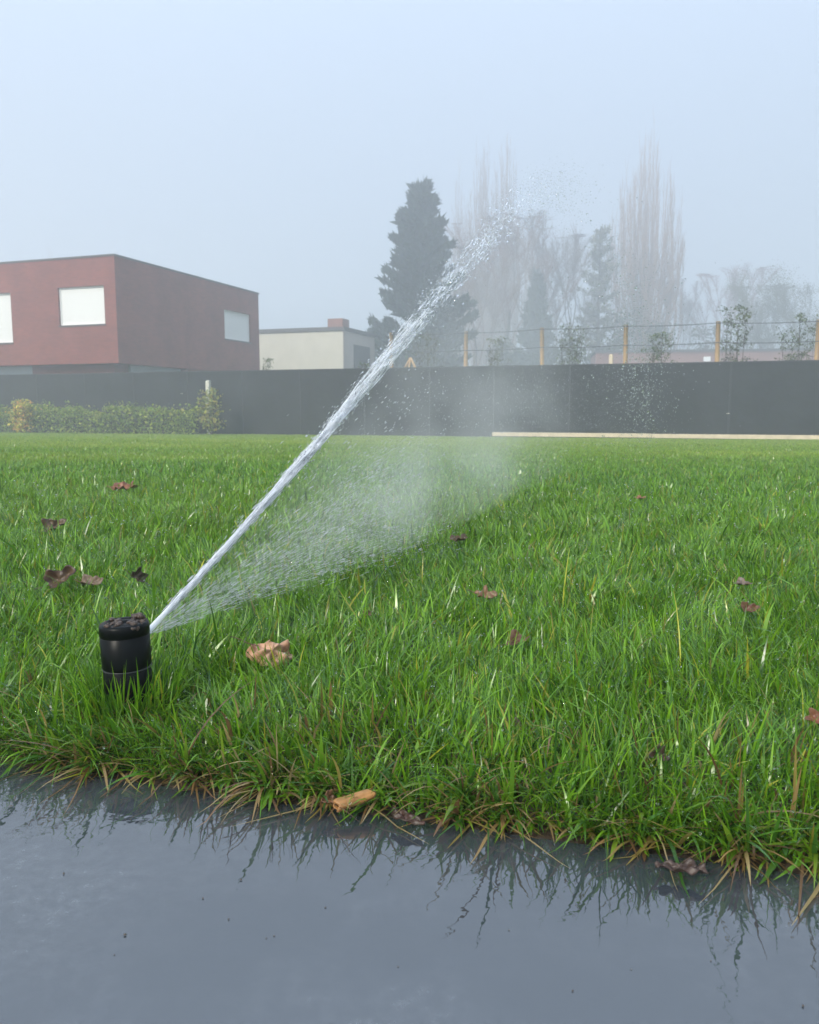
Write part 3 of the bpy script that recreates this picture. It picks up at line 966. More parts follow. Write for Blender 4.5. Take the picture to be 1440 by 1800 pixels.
# ------------------------------------------------------------------ dark screened fence
def on_fence(px, off=0.0):
    """distance along the fence line (pushed back by off) where the photograph's column px meets it"""
    p0 = FENCE0 + N * off
    k = (px - 720) / FPX
    # the column is a vertical plane x = k' * y, near enough with the small pitch
    k = k / (math.cos(PITCH) + (900 - 640) / FPX * math.sin(PITCH))
    s_ = (k * p0[1] - p0[0]) / (U[0] - k * U[1])
    return s_
FTOP = 1.44
RZ = -TH
fence = empty('screen_fence', tuple(FENCE0 + np.array([0, 0, GZ])), RZ)
tag(fence, 'long charcoal privacy-screen fence across the back of the lawn', 'fence')
FH = FTOP - GZ
xs = [on_fence(p) for p in (-140, -60, 62, 147, 233, 328, 425, 527, 640, 755, 868, 1002, 1140, 1286, 1450, 1620)]
for i in range(len(xs) - 1):
    b = MB()
    b.box((xs[i] + .018, -.012, .02), (xs[i + 1] - .018, .012, FH))
    # the stretched cloth: slight sag lines across each bay
    o = b.build('screen_panel', M['screen'], fence, False, .004)
for x_ in xs:
    b = MB()
    b.box((x_ - .018, -.02, 0), (x_ + .018, .03, FH + .004))
    b.build('post', M['steel_dark'], fence, False, .003)
b = MB()
b.box((xs[0], -.022, FH - .03), (xs[-1], -.0135, FH - .005))
b.build('top_rail', M['steel_dark'], fence)
b = MB()
x0 = on_fence(868)
for a0, a1, dz in ((x0, on_fence(1150), 0), (on_fence(1150) + .01, xs[-1], -.006)):
    b.box((a0, -.075, .035 + dz), (a1, -.026, .135 + dz))
b.build('base_board', M['pale_timber'], fence, False, .004)
# small light tie clips seen on the cloth
for px, py in ((320, 692), (1281, 727)):
    p = at_plane(px, py, FENCE0 - N * .02, N) - FENCE0
    b = MB(); cx = float(np.dot(p, U)); cz = p[2] - GZ
    b.tube([(cx - .05, -.016, cz), (cx, -.02, cz + .004), (cx + .03, -.016, cz)], [.004, .009, .004], 8)
    b.build('tie', M['concrete'], fence)

# ------------------------------------------------------------------ post and wire fence behind it
OFF = 1.3
wf = empty('wire_fence', tuple(FENCE0 + N * OFF + np.array([0, 0, GZ])), RZ)
tag(wf, 'post and wire fence with orange timber posts rising behind the dark screen', 'fence')
pts = []
for px, ty in ((560, 590), (688, 585), (818, 583), (953, 576), (1099, 571), (1260, 565), (1434, 562), (1640, 556)):
    s_ = on_fence(px, OFF)
    top = at_plane(px, ty, FENCE0 + N * OFF, N)[2] - GZ
    pts.append((s_, top))
    if px == 560: continue
    b = MB()
    b.tube([(s_, 0, 0), (s_ + .01, 0, top * .5), (s_ + .02 * math.sin(px), 0, top)], [.062, .058, .055], 12)
    b.build('post', M['wood_post'], wf, True)
pts = pts[1:]
for fr_ in (.985, .82, .64):
    b = MB()
    path = []
    for i in range(len(pts) - 1):
        for t in (0, .25, .5, .75):
            path.append((pts[i][0] + (pts[i + 1][0] - pts[i][0]) * t, -.065, (pts[i][1] + (pts[i + 1][1] - pts[i][1]) * t) * fr_ - .10 * t * (1 - t)))
    path.append((pts[-1][0], -.065, pts[-1][1] * fr_))
    b.tube(path, [.010] * len(path), 5)
    b.build('wire', mat('galvanised_wire', (.10, .10, .11), .6, .4), wf)
# the short wooden brace beside the left post
def frame_local(px, py, off):
    p = at_plane(px, py, FENCE0 + N * off, N) - FENCE0 - N * off
    return float(np.dot(p, U)), p[2] - GZ
br = empty('timber_trestle', tuple(FENCE0 + N * 1.9 + np.array([0, 0, GZ])), RZ)
tag(br, 'small A-shaped timber trestle peeping over the fence by the leftmost post', 'trestle')
a1, a2, a3, a4 = frame_local(700, 652, 1.9), frame_local(722, 629, 1.9), frame_local(741, 652, 1.9), frame_local(716, 652, 1.9)
for q0, q1, w_ in ((a1, a2, .035), (a3, a2, .035), (a4, a2, .03)):
    b = MB()
    dx_ = q1[0] - q0[0]; dz_ = q1[1] - q0[1]; k_ = -q0[1] / dz_
    b.tube([(q0[0] + dx_ * k_ * .5, 0, .0), (q1[0], 0, q1[1])], [w_, w_], 6)
    b.build('leg', M['wood_post'], br)
# bright short stake near the middle posts and the pale post in front of the fence
for px, t0, off, m_, w_, lab in ((1074, 622, .9, M['pale_timber'], .045, 'short pale stake just left of the middle orange post'),
                                 (365, 668, -.35, M['concrete'], .055, 'pale square concrete post standing behind the bushy shrub in front of the fence')):
    s_ = on_fence(px, off)
    p = FENCE0 + N * off + U * s_
    top = at_plane(px, t0, FENCE0 + N * off, N)[2]
    b = MB()
    b.box((-w_, -w_, 0), (w_, w_, top - GZ - .03))
    b.add([(-w_, -w_, top - GZ - .03), (w_, -w_, top - GZ - .03), (w_, w_, top - GZ - .03), (-w_, w_, top - GZ - .03), (0, 0, top - GZ)], [(0, 1, 4), (1, 2, 4), (2, 3, 4), (3, 0, 4)])
    o = b.build('stake' if px > 1000 else 'concrete_post', m_, None, False, .006)
    o.location = (p[0], p[1], GZ); o.rotation_euler = (0, 0, RZ)
    tag(o, lab, 'post')

# ------------------------------------------------------------------ houses
def wall_holes(mb, x0, x1, z0, z1, holes, yf, depth, axis='x'):
    """a wall face in the plane y = yf with rectangular openings and reveals going back by depth (axis 'y': plane x = yf)"""
    xs_ = sorted({x0, x1} | {h_[0] for h_ in holes} | {h_[1] for h_ in holes})
    zs_ = sorted({z0, z1} | {h_[2] for h_ in holes} | {h_[3] for h_ in holes})
    P = (lambda a, d_, z: (a, d_, z)) if axis == 'x' else (lambda a, d_, z: (d_, a, z))
    for i in range(len(xs_) - 1):
        for k in range(len(zs_) - 1):
            mx_, mz_ = (xs_[i] + xs_[i + 1]) / 2, (zs_[k] + zs_[k + 1]) / 2
            if any(h_[0] < mx_ < h_[1] and h_[2] < mz_ < h_[3] for h_ in holes): continue
            mb.add([P(xs_[i], yf, zs_[k]), P(xs_[i + 1], yf, zs_[k]), P(xs_[i + 1], yf, zs_[k + 1]), P(xs_[i], yf, zs_[k + 1])], [(0, 1, 2, 3)])
    for a, b_, c_, d_ in holes:
        yb = yf + depth
        for (p, q) in (((a, c_), (b_, c_)), ((b_, c_), (b_, d_)), ((b_, d_), (a, d_)), ((a, d_), (a, c_))):
            mb.add([P(p[0], yf, p[1]), P(q[0], yf, q[1]), P(q[0], yb, q[1]), P(p[0], yb, p[1])], [(0, 1, 2, 3)])

HC = at_depth(207, 600, 28.0); HC = np.array([HC[0], HC[1], GZ])
house = empty('brick_house', tuple(HC), RZ)
tag(house, 'red brick flat-roofed house with white closed shutters behind the fence at left', 'house')
def hl(px, py, face):
    """photo point on the house's front (plane local y=0) or side (plane local x=0) -> (along, height)"""
    nrm = N if face == 'front' else U
    p = at_plane(px, py, HC, nrm) - HC
    return (float(np.dot(p, U if face == 'front' else N)), p[2])
ztop = hl(207, 448, 'front')[1]
zbot = hl(209, 638, 'front')[1]
back = hl(455, 560, 'side')[0]
w1a, w1b = hl(101, 506, 'front'), hl(185, 569, 'front')
w0b, w0t = hl(23, 602, 'front'), hl(22, 514, 'front')
sA, sB = hl(394, 544, 'side'), hl(441, 602, 'side')
fw = [(w1a[0], w1b[0], w1b[1], w1a[1]), (w0b[0] - 1.5, w0b[0], w0b[1], w0t[1])]
sw = [(sA[0], sB[0], sB[1], sA[1] + .02)]
LX = -14.0
b = MB()
wall_holes(b, LX, 0, zbot, ztop, fw, 0, .14, 'x')
wall_holes(b, 0, back, zbot, ztop, sw, 0, -.14, 'y')
b.add([(LX, 0, zbot), (0, 0, zbot), (0, back, zbot), (LX, back, zbot)], [(0, 3, 2, 1)])
b.add([(LX, back, zbot), (0, back, zbot), (0, back, ztop), (LX, back, ztop)], [(1, 0, 3, 2)])
b.add([(LX, 0, zbot), (LX, back, zbot), (LX, back, ztop), (LX, 0, ztop)], [(0, 3, 2, 1)])
b.add([(LX, 0, ztop - .02), (0, 0, ztop - .02), (0, back, ztop - .02), (LX, back, ztop - .02)], [(0, 1, 2, 3)])
b.build('wall', M['brick'], house)
b = MB()
b.box((LX - .03, -.03, ztop - .015), (.03, .28, ztop + .045)); b.box((-.25, .28, ztop - .015), (.03, back + .03, ztop + .045))
b.build('coping', M['coping'], house)
# set-back lower storey with its glazing
b = MB()
ls = .45
gl = hl(40, 650, 'front')[0]
b.box((gl, ls, 0), (-ls - .1, back - .2, zbot - .002))
b.build('lower_wall', M['brick'], house)
b = MB(); b.box((LX + .3, ls + .15, 0), (gl - .004, back - .4, zbot - .002)); b.build('glazing', M['glass'], house)
sg = hl(335, 650, 'side')[0]
b = MB(); b.box((-ls - .096, 1.2, 0), (-ls, sg, zbot - .004)); b.build('glazing', M['glass'], house)
b = MB(); b.box((-ls - .096, sg + .004, 0), (-.12, back - .02, zbot - .004)); b.build('lower_wall', M['brick'], house)

def shutter(parent, a, b_, c_, d_, face):
    P = (lambda u, d, z: (u, d, z)) if face == 'front' else (lambda u, d, z: (-d, u, z))
    fr = MB()
    t = .05
    for (u0, u1, z0, z1) in ((a, a + t, c_, d_), (b_ - t, b_, c_, d_), (a + t, b_ - t, c_, c_ + t), (a + t, b_ - t, d_ - t, d_)):
        p, q = P(u0, .075, z0), P(u1, .14, z1)
        fr.box(tuple(min(p[i], q[i]) for i in range(3)), tuple(max(p[i], q[i]) for i in range(3)))
    f_ = fr.build('window', M['shutter'], parent)
    sh = MB()
    z = c_ + t
    while z < d_ - t - .001:                      # slatted roller shutter
        z1 = min(z + .055, d_ - t)
        p, q = P(a + t, .100, z + .003), P(b_ - t, .125, z1 - .002)
        sh.box(tuple(min(p[i], q[i]) for i in range(3)), tuple(max(p[i], q[i]) for i in range(3)))
        z = z1
    sh.build('shutter', M['shutter'], f_)
    bk = MB()
    p, q = P(a + .01, .127, c_ + .01), P(b_ - .01, .135, d_ - .01)
    bk.box(tuple(min(p[i], q[i]) for i in range(3)), tuple(max(p[i], q[i]) for i in range(3)))
    bk.build('pane', M['frame_dark'], f_)
    si = MB()
    p, q = P(a - .02, -.03, c_ - .05), P(b_ + .02, .07, c_ - .001)
    si.box(tuple(min(p[i], q[i]) for i in range(3)), tuple(max(p[i], q[i]) for i in range(3)))
    si.build('sill', M['coping'], f_)
for h_ in fw: shutter(house, *h_, 'front')
for h_ in sw: shutter(house, *h_, 'side')

# cream bungalow
CC = at_depth(604, 620, 44.0); CC = np.array([CC[0], CC[1], GZ])
cream = empty('cream_house', tuple(CC), RZ)
tag(cream, 'low cream rendered flat-roofed house with a brick chimney beside the red house', 'house')
def cl(px, py, face):
    nrm = N if face == 'front' else U
    p = at_plane(px, py, CC, nrm) - CC
    return (float(np.dot(p, U if face == 'front' else N)), p[2])
ct_ = cl(604, 574, 'front')[1]
cb_ = cl(659, 590, 'side')[0]
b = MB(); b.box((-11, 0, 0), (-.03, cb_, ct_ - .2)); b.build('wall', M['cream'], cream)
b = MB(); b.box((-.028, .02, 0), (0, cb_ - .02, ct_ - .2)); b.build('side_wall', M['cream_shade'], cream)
b = MB(); b.box((-11.1, -.08, ct_ - .2), (.08, cb_ + .08, ct_)); b.build('roof_edge', M['coping'], cream)
cw = [cl(562, 560, 'front')[0], cl(589, 560, 'front')[0]]
b = MB(); b.box((cw[0], 1.0, ct_), (cw[1], 1.9, cl(575, 558, 'front')[1] + .05)); b.build('chimney', M['brick_far'], cream, False, .01)
g1, g2 = cl(622, 620, 'side')[0], cl(650, 620, 'side')[0]
b = MB(); b.box((.001, g1, 0), (.02, g2, cl(630, 607, 'side')[1])); b.build('garage_door', M['frame_dark'], cream)

# low red brick building at right
BW = at_depth(1047, 632, 62.0); BW = np.array([BW[0], BW[1], GZ])
wallr = empty('low_brick_building', tuple(BW), R(-9))
tag(wallr, 'long low red brick building with a flat roof far behind the fence at right', 'building')
zt = at_depth(1047, 620, 62.0)[2] - GZ
b = MB(); b.box((0, 0, 0), (26, 6, zt)); b.build('wall', M['brick_far'], wallr)
b = MB(); b.box((-.1, -.12, zt), (26.1, 6.1, zt + .16)); b.build('roof', M['coping'], wallr)
ux = np.array([math.cos(R(-9)), math.sin(R(-9)), 0]); un = np.array([-ux[1], ux[0], 0])
p = at_plane(1243, 631, BW, un) - BW
sx_ = float(np.dot(p, ux))
b = MB(); b.box((sx_ - .24, -.05, p[2] - GZ + BW[2] - .17 - 0), (sx_ + .24, -.01, p[2] - GZ + BW[2] + .17))
b.build('white_plate', M['white_sign'], wallr)

# ------------------------------------------------------------------ plants and trees
def cards(pos, size, aspect, cols, up_bias=0.0, g=rng):
    """leaf-sized diamond faces, each turned its own way"""
    n = len(pos)
    a = g.normal(0, 1, (n, 3)); a /= np.linalg.norm(a, axis=1, keepdims=True)
    b_ = g.normal(0, 1, (n, 3)); b_[:, 2] += up_bias
    b_ = np.cross(a, b_); b_ /= np.linalg.norm(b_, axis=1, keepdims=True) + 1e-9
    s_ = size * g.lognormal(0, .3, n)
    l, w = s_[:, None], (s_ * aspect)[:, None]
    fold = np.cross(a, b_) * (s_ * .15)[:, None]
    V = np.stack([pos - a * l / 2, pos + b_ * w / 2 + fold, pos + a * l / 2, pos - b_ * w / 2 + fold], 1).reshape(-1, 3)
    F = np.arange(n * 4).reshape(-1, 4)
    return V, F, np.repeat(cols, 4, axis=0)

def sticks(segs, col, sides=3):
    """segs: (N, 8) p0 p1 r0 r1 -> thin prisms"""
    s_ = np.asarray(segs, float)
    p0, p1, r0, r1 = s_[:, :3], s_[:, 3:6], s_[:, 6], s_[:, 7]
    d = p1 - p0; d /= np.linalg.norm(d, axis=1, keepdims=True) + 1e-9
    ref = np.where(np.abs(d[:, 2:3]) < .9, np.array([[0, 0, 1.0]]), np.array([[1.0, 0, 0]]))
    a = np.cross(d, ref); a /= np.linalg.norm(a, axis=1, keepdims=True) + 1e-9
    b_ = np.cross(d, a)
    n = len(s_)
    V = np.zeros((n, 2, sides, 3))
    for k in range(sides):
        c = math.cos(2 * math.pi * k / sides); q = math.sin(2 * math.pi * k / sides)
        V[:, 0, k] = p0 + (a * c + b_ * q) * r0[:, None]
        V[:, 1, k] = p1 + (a * c + b_ * q) * r1[:, None]
    f = np.array([(k, (k + 1) % sides, sides + (k + 1) % sides, sides + k) for k in range(sides)])
    F = (np.arange(n) * 2 * sides)[:, None, None] + f[None]
    col = np.asarray(col, float)
    C = np.broadcast_to(col if col.ndim == 2 else col[None], (n, 3))
    return V.reshape(-1, 3), F.reshape(-1, 4), np.repeat(C, 2 * sides, axis=0)

def put(name, vfc, m, parent):
    return link(name, np_mesh(name, *vfc), m, parent)

def trunk_part(parent, hgt, r0, r1, g, bend=.02):
    b = MB()
    pts_ = [(g.normal(0, bend) * hgt * (i / 8) ** 1.2 if i else 0, g.normal(0, bend) * hgt * (i / 8) if i else 0, hgt * i / 8) for i in range(9)]
    b.tube(pts_, [r0 + (r1 - r0) * (i / 8) for i in range(9)], 8)
    b.build('trunk', M['bark'], parent, True)
    return [np.array(q) for q in pts_]

def poplar(loc, hgt, wid_, seed, label, col=(.24, .17, .135), nb=150, tw=22, group='bare poplars beyond the fence', thick=1.0):
    g = np.random.default_rng(seed)
    root = empty('poplar_tree', loc)
    tag(root, label, 'tree', group)
    trunk_part(root, hgt * .72, hgt * .014, .03, g, .003)
    segs = []
    hw = wid_ / 2
    def half(z):                                         # spindle outline
        t = min(max(z / hgt, 0), 1)
        return hw * max(.04, min(1, .35 + 2.2 * t) * (1 - max(0, (t - .42) / .58) ** 2.2 * .93))
    for i in range(nb // 2):
        az_ = g.random() * 6.283
        q_ = g.random() ** .55
        z0 = hgt * (.04 + .42 * g.random() ** 1.3)
        ztop = hgt * (1 - .46 * q_ ** 2) * (.74 + .26 * g.random())
        ztop = min(max(ztop, z0 + hgt * .14), hgt)
        K = 9
        prev = np.array([0, 0, z0])
        wob = g.normal(0, .25, 2)
        for k in range(1, K + 1):
            u_ = k / K
            z = z0 + (ztop - z0) * u_
            rr_ = q_ * hw * (.30 + .70 * min(1, u_ * 2.2) ** .8) * (1 + .12 * u_)
            q = np.array([math.cos(az_) * rr_ + wob[0] * math.sin(u_ * 5), math.sin(az_) * rr_ + wob[1] * math.sin(u_ * 4), z]) + g.normal(0, .06, 3)
            segs.append((*prev, *q, .05 * thick * (1 - u_ + 1 / K) + .010, .05 * thick * (1 - u_) + .008))
            for _ in range(max(2, tw // 5)):
                d_ = (q - prev) * g.random() + prev
                tl = (.5 + 1.1 * g.random()) * (.4 + hgt / 45)
                aa = g.random() * 6.283; sp = .05 + .26 * g.random()
                e = d_ + np.array([math.cos(aa) * sp * tl, math.sin(aa) * sp * tl, tl])
                segs.append((*d_, *e, .011 * thick, .005 * thick))
            prev = q
    segs = np.array(segs)
    cc = np.array(col)[None] * (.75 + .5 * g.random((len(segs), 1)))
    put('crown', sticks(segs, cc), M['twig'], root)
    return root

def bare_tree(loc, hgt, spread, seed, label, col=(.14, .115, .10), depth=5, group='bare trees beyond the fence', twigs=5, lean=0.0, thick=1.0, droop=0.0, leafy=0, leafcol=(.1, .11, .06), low=.25):
    g = np.random.default_rng(seed)
    root = empty('bare_tree', loc)
    tag(root, label, 'tree', group)
    tp = trunk_part(root, hgt * .55, hgt * .018, hgt * .008, g, .012)
    segs, tips = [], []
    def grow(p, d, L, r, lev):
        K = 3
        prev = p
        for k in range(K):
            d = d + g.normal(0, .07, 3) + np.array([0, 0, .09 - droop * .5 * (lev / depth) ** 2]); d /= np.linalg.norm(d)
            q = prev + d * L / K
            segs.append((*prev, *q, r * (1 - .25 * k / K), r * (1 - .25 * (k + 1) / K)))
            prev = q
            if lev >= 2:
                for _ in range(twigs if lev >= depth - 2 else 2):
                    e = d + g.normal(0, .42, 3) + np.array([0, 0, .15]); e /= np.linalg.norm(e)
                    tl = L * (.4 + .5 * g.random())
                    w_ = q + e * tl + np.array([0, 0, -droop * tl * .8])
                    segs.append((*q, *w_, min(.014, max(.008 * thick, r * .4)), .005 * thick))
                    tips.append(w_)
        if lev < depth:
            for _ in range(2 if lev else 3):
                e = d + g.normal(0, .40, 3) * spread; e[2] = max(e[2], .05); e /= np.linalg.norm(e)
                grow(prev, e, L * (.68 + .2 * g.random()), max(r * .62, .012 * thick), lev + 1)
    nmain = 7
    for i in range(nmain):
        f_ = low + (1 - low) * i / (nmain - 1)
        p = np.array([np.interp(f_ * 8, range(9), [q[j] for q in tp]) for j in range(3)])
        a = i * 2.4 + g.random()
        sp = spread * (1 - .55 * f_)
        d = np.array([math.cos(a) * sp + lean, math.sin(a) * sp, .85]); d /= np.linalg.norm(d)
        grow(p, d, hgt * (.17 + .03 * (1 - f_)), hgt * .0055 * thick, 1)
    segs = np.array(segs)
    segs[:, [2, 5]] = np.minimum(segs[:, [2, 5]], hgt * (1 + 0 * segs[:, [2, 5]]))
    cc = np.array(col)[None] * (.75 + .5 * g.random((len(segs), 1)))
    v_, f_, c_ = sticks(segs, cc)
    put('crown', (v_, f_, c_), M['twig'], root)
    if leafy and tips:
        tips = np.array(tips)
        q = tips[g.integers(0, len(tips), leafy)] + g.normal(0, .25, (leafy, 3))
        lc = np.array(leafcol)[None] * (.6 + .8 * g.random((leafy, 1)))
        put('foliage', cards(q, .10, .5, lc, g=g), M['leaf_green'], root)
    return root

def conifer(loc, hgt, halfw, seed, label, col=(.020, .034, .024), tiers=15, per=7, clump_r=.42, dens=90, card=.22, name='pine_tree', power=.8, ragged=.35, double=False, group='evergreens beyond the fence', base=.05):
    g = np.random.default_rng(seed)
    root = empty(name, loc)
    tag(root, label, 'tree', group)
    segs, P, Cc = [(0, 0, hgt * i / 12, 0, 0, hgt * (i + 1) / 12, hgt * .018 * (1 - i / 12.5), hgt * .018 * (1 - (i + 1) / 12.5)) for i in range(12)], [], []
    def clump_at(c, r, flat=.72):
        m_ = int(dens * (r / clump_r) ** 1.6) + 6
        q = g.normal(0, 1, (m_, 3)); q /= np.linalg.norm(q, axis=1, keepdims=True)
        q *= (g.random((m_, 1)) ** .45) * r
        q[:, 2] *= flat
        P.append(c + q)
        tone = .7 + .6 * g.random()
        Cc.append(np.array(col)[None] * tone * (.75 + .5 * g.random((m_, 1))))
    for i in range(tiers):
        t = base + (1 - base) * (i + .5 * g.random()) / tiers
        z0 = t * hgt
        reach = halfw * (1 - t) ** power + .12
        az0 = g.random() * 6.28
        for k in range(per):
            a = az0 + k * 6.283 / per + g.normal(0, .25)
            rr_ = reach * (1 - ragged + 1.6 * ragged * g.random())
            z0 = t * hgt + g.normal(0, .45) * hgt / tiers
            rise = .34 * rr_ + g.normal(0, .25) * hgt * .06
            p = np.array([0, 0, z0])
            K = max(2, int(rr_ / (clump_r * .85)))
            prev = p
            for j in range(1, K + 1):
                u_ = j / K
                q = np.array([math.cos(a) * rr_ * u_, math.sin(a) * rr_ * u_, z0 + rise * u_ ** 1.6 + .1 * clump_r * g.normal()])
                segs.append((*prev, *q, .05 * (1 - u_) + .02, .04 * (1 - u_) + .012))
                clump_at(q + np.array([0, 0, clump_r * .15]), clump_r * (.65 + .5 * g.random()) * (1 - .25 * u_ * (K > 2)))
                prev = q
    for zt_, dx_ in ((1.0, 0), (.975, .62)) if double else ((1.0, 0),):
        for f_ in np.linspace(.84, 1, 8):
            clump_at(np.array([dx_ * (.5 + .5 * (f_ - .84) / .16), 0, hgt * zt_ * f_ - .12]), clump_r * (.85 - .68 * (f_ - .84) / .16), 1.7)
    put('trunk', sticks(np.array(segs), np.array([.06, .045, .035]), 5), M['twig'], root)
    P = np.concatenate(P); Cc = np.concatenate(Cc)
    m_ = len(P)
    out_ = P * np.array([1, 1, 0.0]); out_ /= np.linalg.norm(out_, axis=1, keepdims=True) + 1e-6
    dr_ = out_ * .7 + np.array([0, 0, .8]) + g.normal(0, .55, (m_, 3)); dr_ /= np.linalg.norm(dr_, axis=1, keepdims=True)
    sd_ = np.cross(dr_, g.normal(0, 1, (m_, 3))); sd_ /= np.linalg.norm(sd_, axis=1, keepdims=True) + 1e-6
    L_ = (card * 1.25 * g.lognormal(0, .3, m_))[:, None]
    V = np.stack([P - dr_ * L_ * .4, P + sd_ * L_ * .13, P + dr_ * L_ * .6, P - sd_ * L_ * .13], 1).reshape(-1, 3)
    put('needles', (V, np.arange(m_ * 4).reshape(-1, 4), np.repeat(Cc, 4, axis=0)), M['needle'], root)
    return root

def leafy_shrub(name, loc, hgt, wid_, seed, label, cols, n=700, size=.07, group=None, top=1.0, cat='shrub', narrow=.5, stems=7, fill=.7, low=.08):
    g = np.random.default_rng(seed)
    root = empty(name, loc)
    tag(root, label, cat, group)
    segs, tips = [], []
    for i in range(stems):
        a = i * 2.4 + g.random(); sp = wid_ * .42 * (.3 + .7 * g.random())
        prev = np.array([0, 0, 0.0])
        hh = hgt * (.72 + .28 * g.random()) if i else hgt * top
        for k in range(1, 6):
            u_ = k / 5
            q = np.array([math.cos(a) * sp * u_ ** narrow * (1 - .45 * u_), math.sin(a) * sp * u_ ** narrow * (1 - .45 * u_), hh * u_]) * (np.array([.25, .25, 1]) if i == 0 else 1) + g.normal(0, .01, 3)
            segs.append((*prev, *q, .012 * (1 - u_) + .004, .012 * (1 - u_) + .003))
            for _ in range(4):
                e = q + np.array([g.normal(0, wid_ * .24 * (1 - .62 * u_)), g.normal(0, wid_ * .24 * (1 - .62 * u_)), abs(g.normal(0, .10)) * hgt])
                e[2] = min(e[2], hgt)
                segs.append((*q, *e, .005, .003)); tips.append((q, e))
            prev = q
    b_ = put('stem', sticks(np.array(segs), np.array([.07, .05, .03])), M['twig'], root)
    ti = g.integers(0, len(tips), n)
    u_ = g.random((n, 1)) ** .6
    A_ = np.array([t[0] for t in tips])[ti]; B_ = np.array([t[1] for t in tips])[ti]
    pos_ = A_ + (B_ - A_) * u_ + g.normal(0, size * fill, (n, 3))
    pos_[:, 2] = np.maximum(pos_[:, 2], low * hgt)
    cc = np.array(cols)[g.integers(0, len(cols), n)] * (.65 + .7 * g.random((n, 1)))
    put('foliage', cards(pos_, size, .5, cc, g=g), M['leaf_green'], root)
    return root

def place(px, Y, z=GZ):
    p = at_depth(px, 700, Y)
    return (p[0], p[1], z)
def height(px, py, Y):
    return at_depth(px, py, Y)[2] - GZ

# hedge in front of the fence
hs0, hs1 = on_fence(-130, -.8), on_fence(352, -.8)
hedge = empty('hedge', tuple(FENCE0 - N * .8 + np.array([0, 0, GZ])), RZ)
tag(hedge, 'low clipped green hedge along the foot of the fence at left', 'hedge')
g = np.random.default_rng(77)
n = 15000
hx_ = hs0 + (hs1 - hs0) * g.random(n)
top = .69 + .07 * np.sin(hx_ * 2.1) + .07 * np.sin(hx_ * 4.3 + 1) + .06 * np.sin(hx_ * 9) + .04 * np.sin(hx_ * 23)
sh_ = g.random(n)
hz_ = top * np.where(sh_ < .45, 1 - np.abs(g.normal(0, .05, n)), g.random(n)) + np.where(g.random(n) < .10, g.random(n) ** 1.5 * .20, 0)
hy_ = np.where(sh_ > .7, -.36 + np.abs(g.normal(0, .05, n)), g.random(n) * .75 - .36)
pal = np.array([[.26, .36, .06], [.17, .26, .05], [.42, .47, .08], [.10, .15, .035]])
cc = pal[g.integers(0, 4, n)] * (.7 + .6 * g.random((n, 1)))
yt_ = (g.random(n) < .12) & (hz_ > top * .85)
cc[yt_] = np.array([.40, .38, .08])
put('foliage', cards(np.stack([hx_, hy_, np.maximum(hz_, .03)], 1), .065, .55, cc, g=g), M['leaf_green'], hedge)
sg_ = []
for i in range(260):
    a = hs0 + (hs1 - hs0) * g.random(); y_ = g.random() * .5 - .25
    sg_.append((a, y_, 0, a + g.normal(0, .1), y_ + g.normal(0, .08), .70 * (.6 + .4 * g.random()), .009, .003))
put('stem', sticks(np.array(sg_), np.array([.06, .045, .03])), M['twig'], hedge)

YG = [[.38, .38, .07], [.24, .29, .06], [.42, .34, .08], [.14, .20, .04]]
def infront(px, off): 
    p = FENCE0 + N * off + U * on_fence(px, off)
    return (p[0], p[1], GZ)
leafy_shrub('yellow_shrub', infront(33, -1.3), .96, .95, 201, 'yellow and orange autumn shrub at the left end of the hedge', [[.75, .62, .10], [.70, .40, .10], [.60, .58, .10], [.34, .40, .08]], 1300, .085, stems=12)
leafy_shrub('bushy_shrub', infront(370, -1.0), 1.22, .95, 202, 'taller yellow-green shrub at the right end of the hedge by the pale post', YG, 800, .085, stems=11)
# young trees behind the fence
SG = [[.11, .15, .06], [.08, .11, .05], [.15, .18, .06]]
LB = 'young trees behind the fence'
for i, (px, ty, wpx, off, lab, pal_, nn) in enumerate([
        (750, 588, 62, 2.4, 'sparse olive young tree behind the second bay of the wire fence, under the jet', [[.12, .12, .05], [.09, .09, .04]], 420),
        (868, 598, 44, 2.4, 'small yellowish young tree between the second and third orange posts', [[.16, .16, .06], [.10, .11, .04]], 420),
        (1008, 574, 62, 2.2, 'spindly dark young tree between the third and fourth orange posts', SG, 420),
        (1160, 588, 56, 2.0, 'rounded dark green bush right of the fourth orange post', SG, 620),
        (1290, 541, 58, 2.0, 'tall slim young tree with a pointed leader right of the fifth orange post', [[.11, .14, .045], [.07, .10, .035]], 640),
        (1400, 556, 66, 2.0, 'round-headed dark young tree left of the last orange post', SG, 760),
        (470, 632, 22, 1.5, 'small shrub top peeping over the fence in front of the cream house', SG, 200),
        (640, 640, 26, 2.6, 'little shrub peeping over the fence at the foot of the cream house', SG, 160)]):
    s_ = on_fence(px, off)
    p = FENCE0 + N * off + U * s_
    hgt_ = at_plane(px, ty, FENCE0 + N * off, N)[2] - GZ
    leafy_shrub('young_tree', (p[0], p[1], GZ), hgt_, 1.7 * wpx / FPX * p[1], 300 + i, lab, pal_, int(nn * 2.0), .062, LB, cat='young tree', narrow=.8, stems=8, low=.45 if i == 5 else .1)

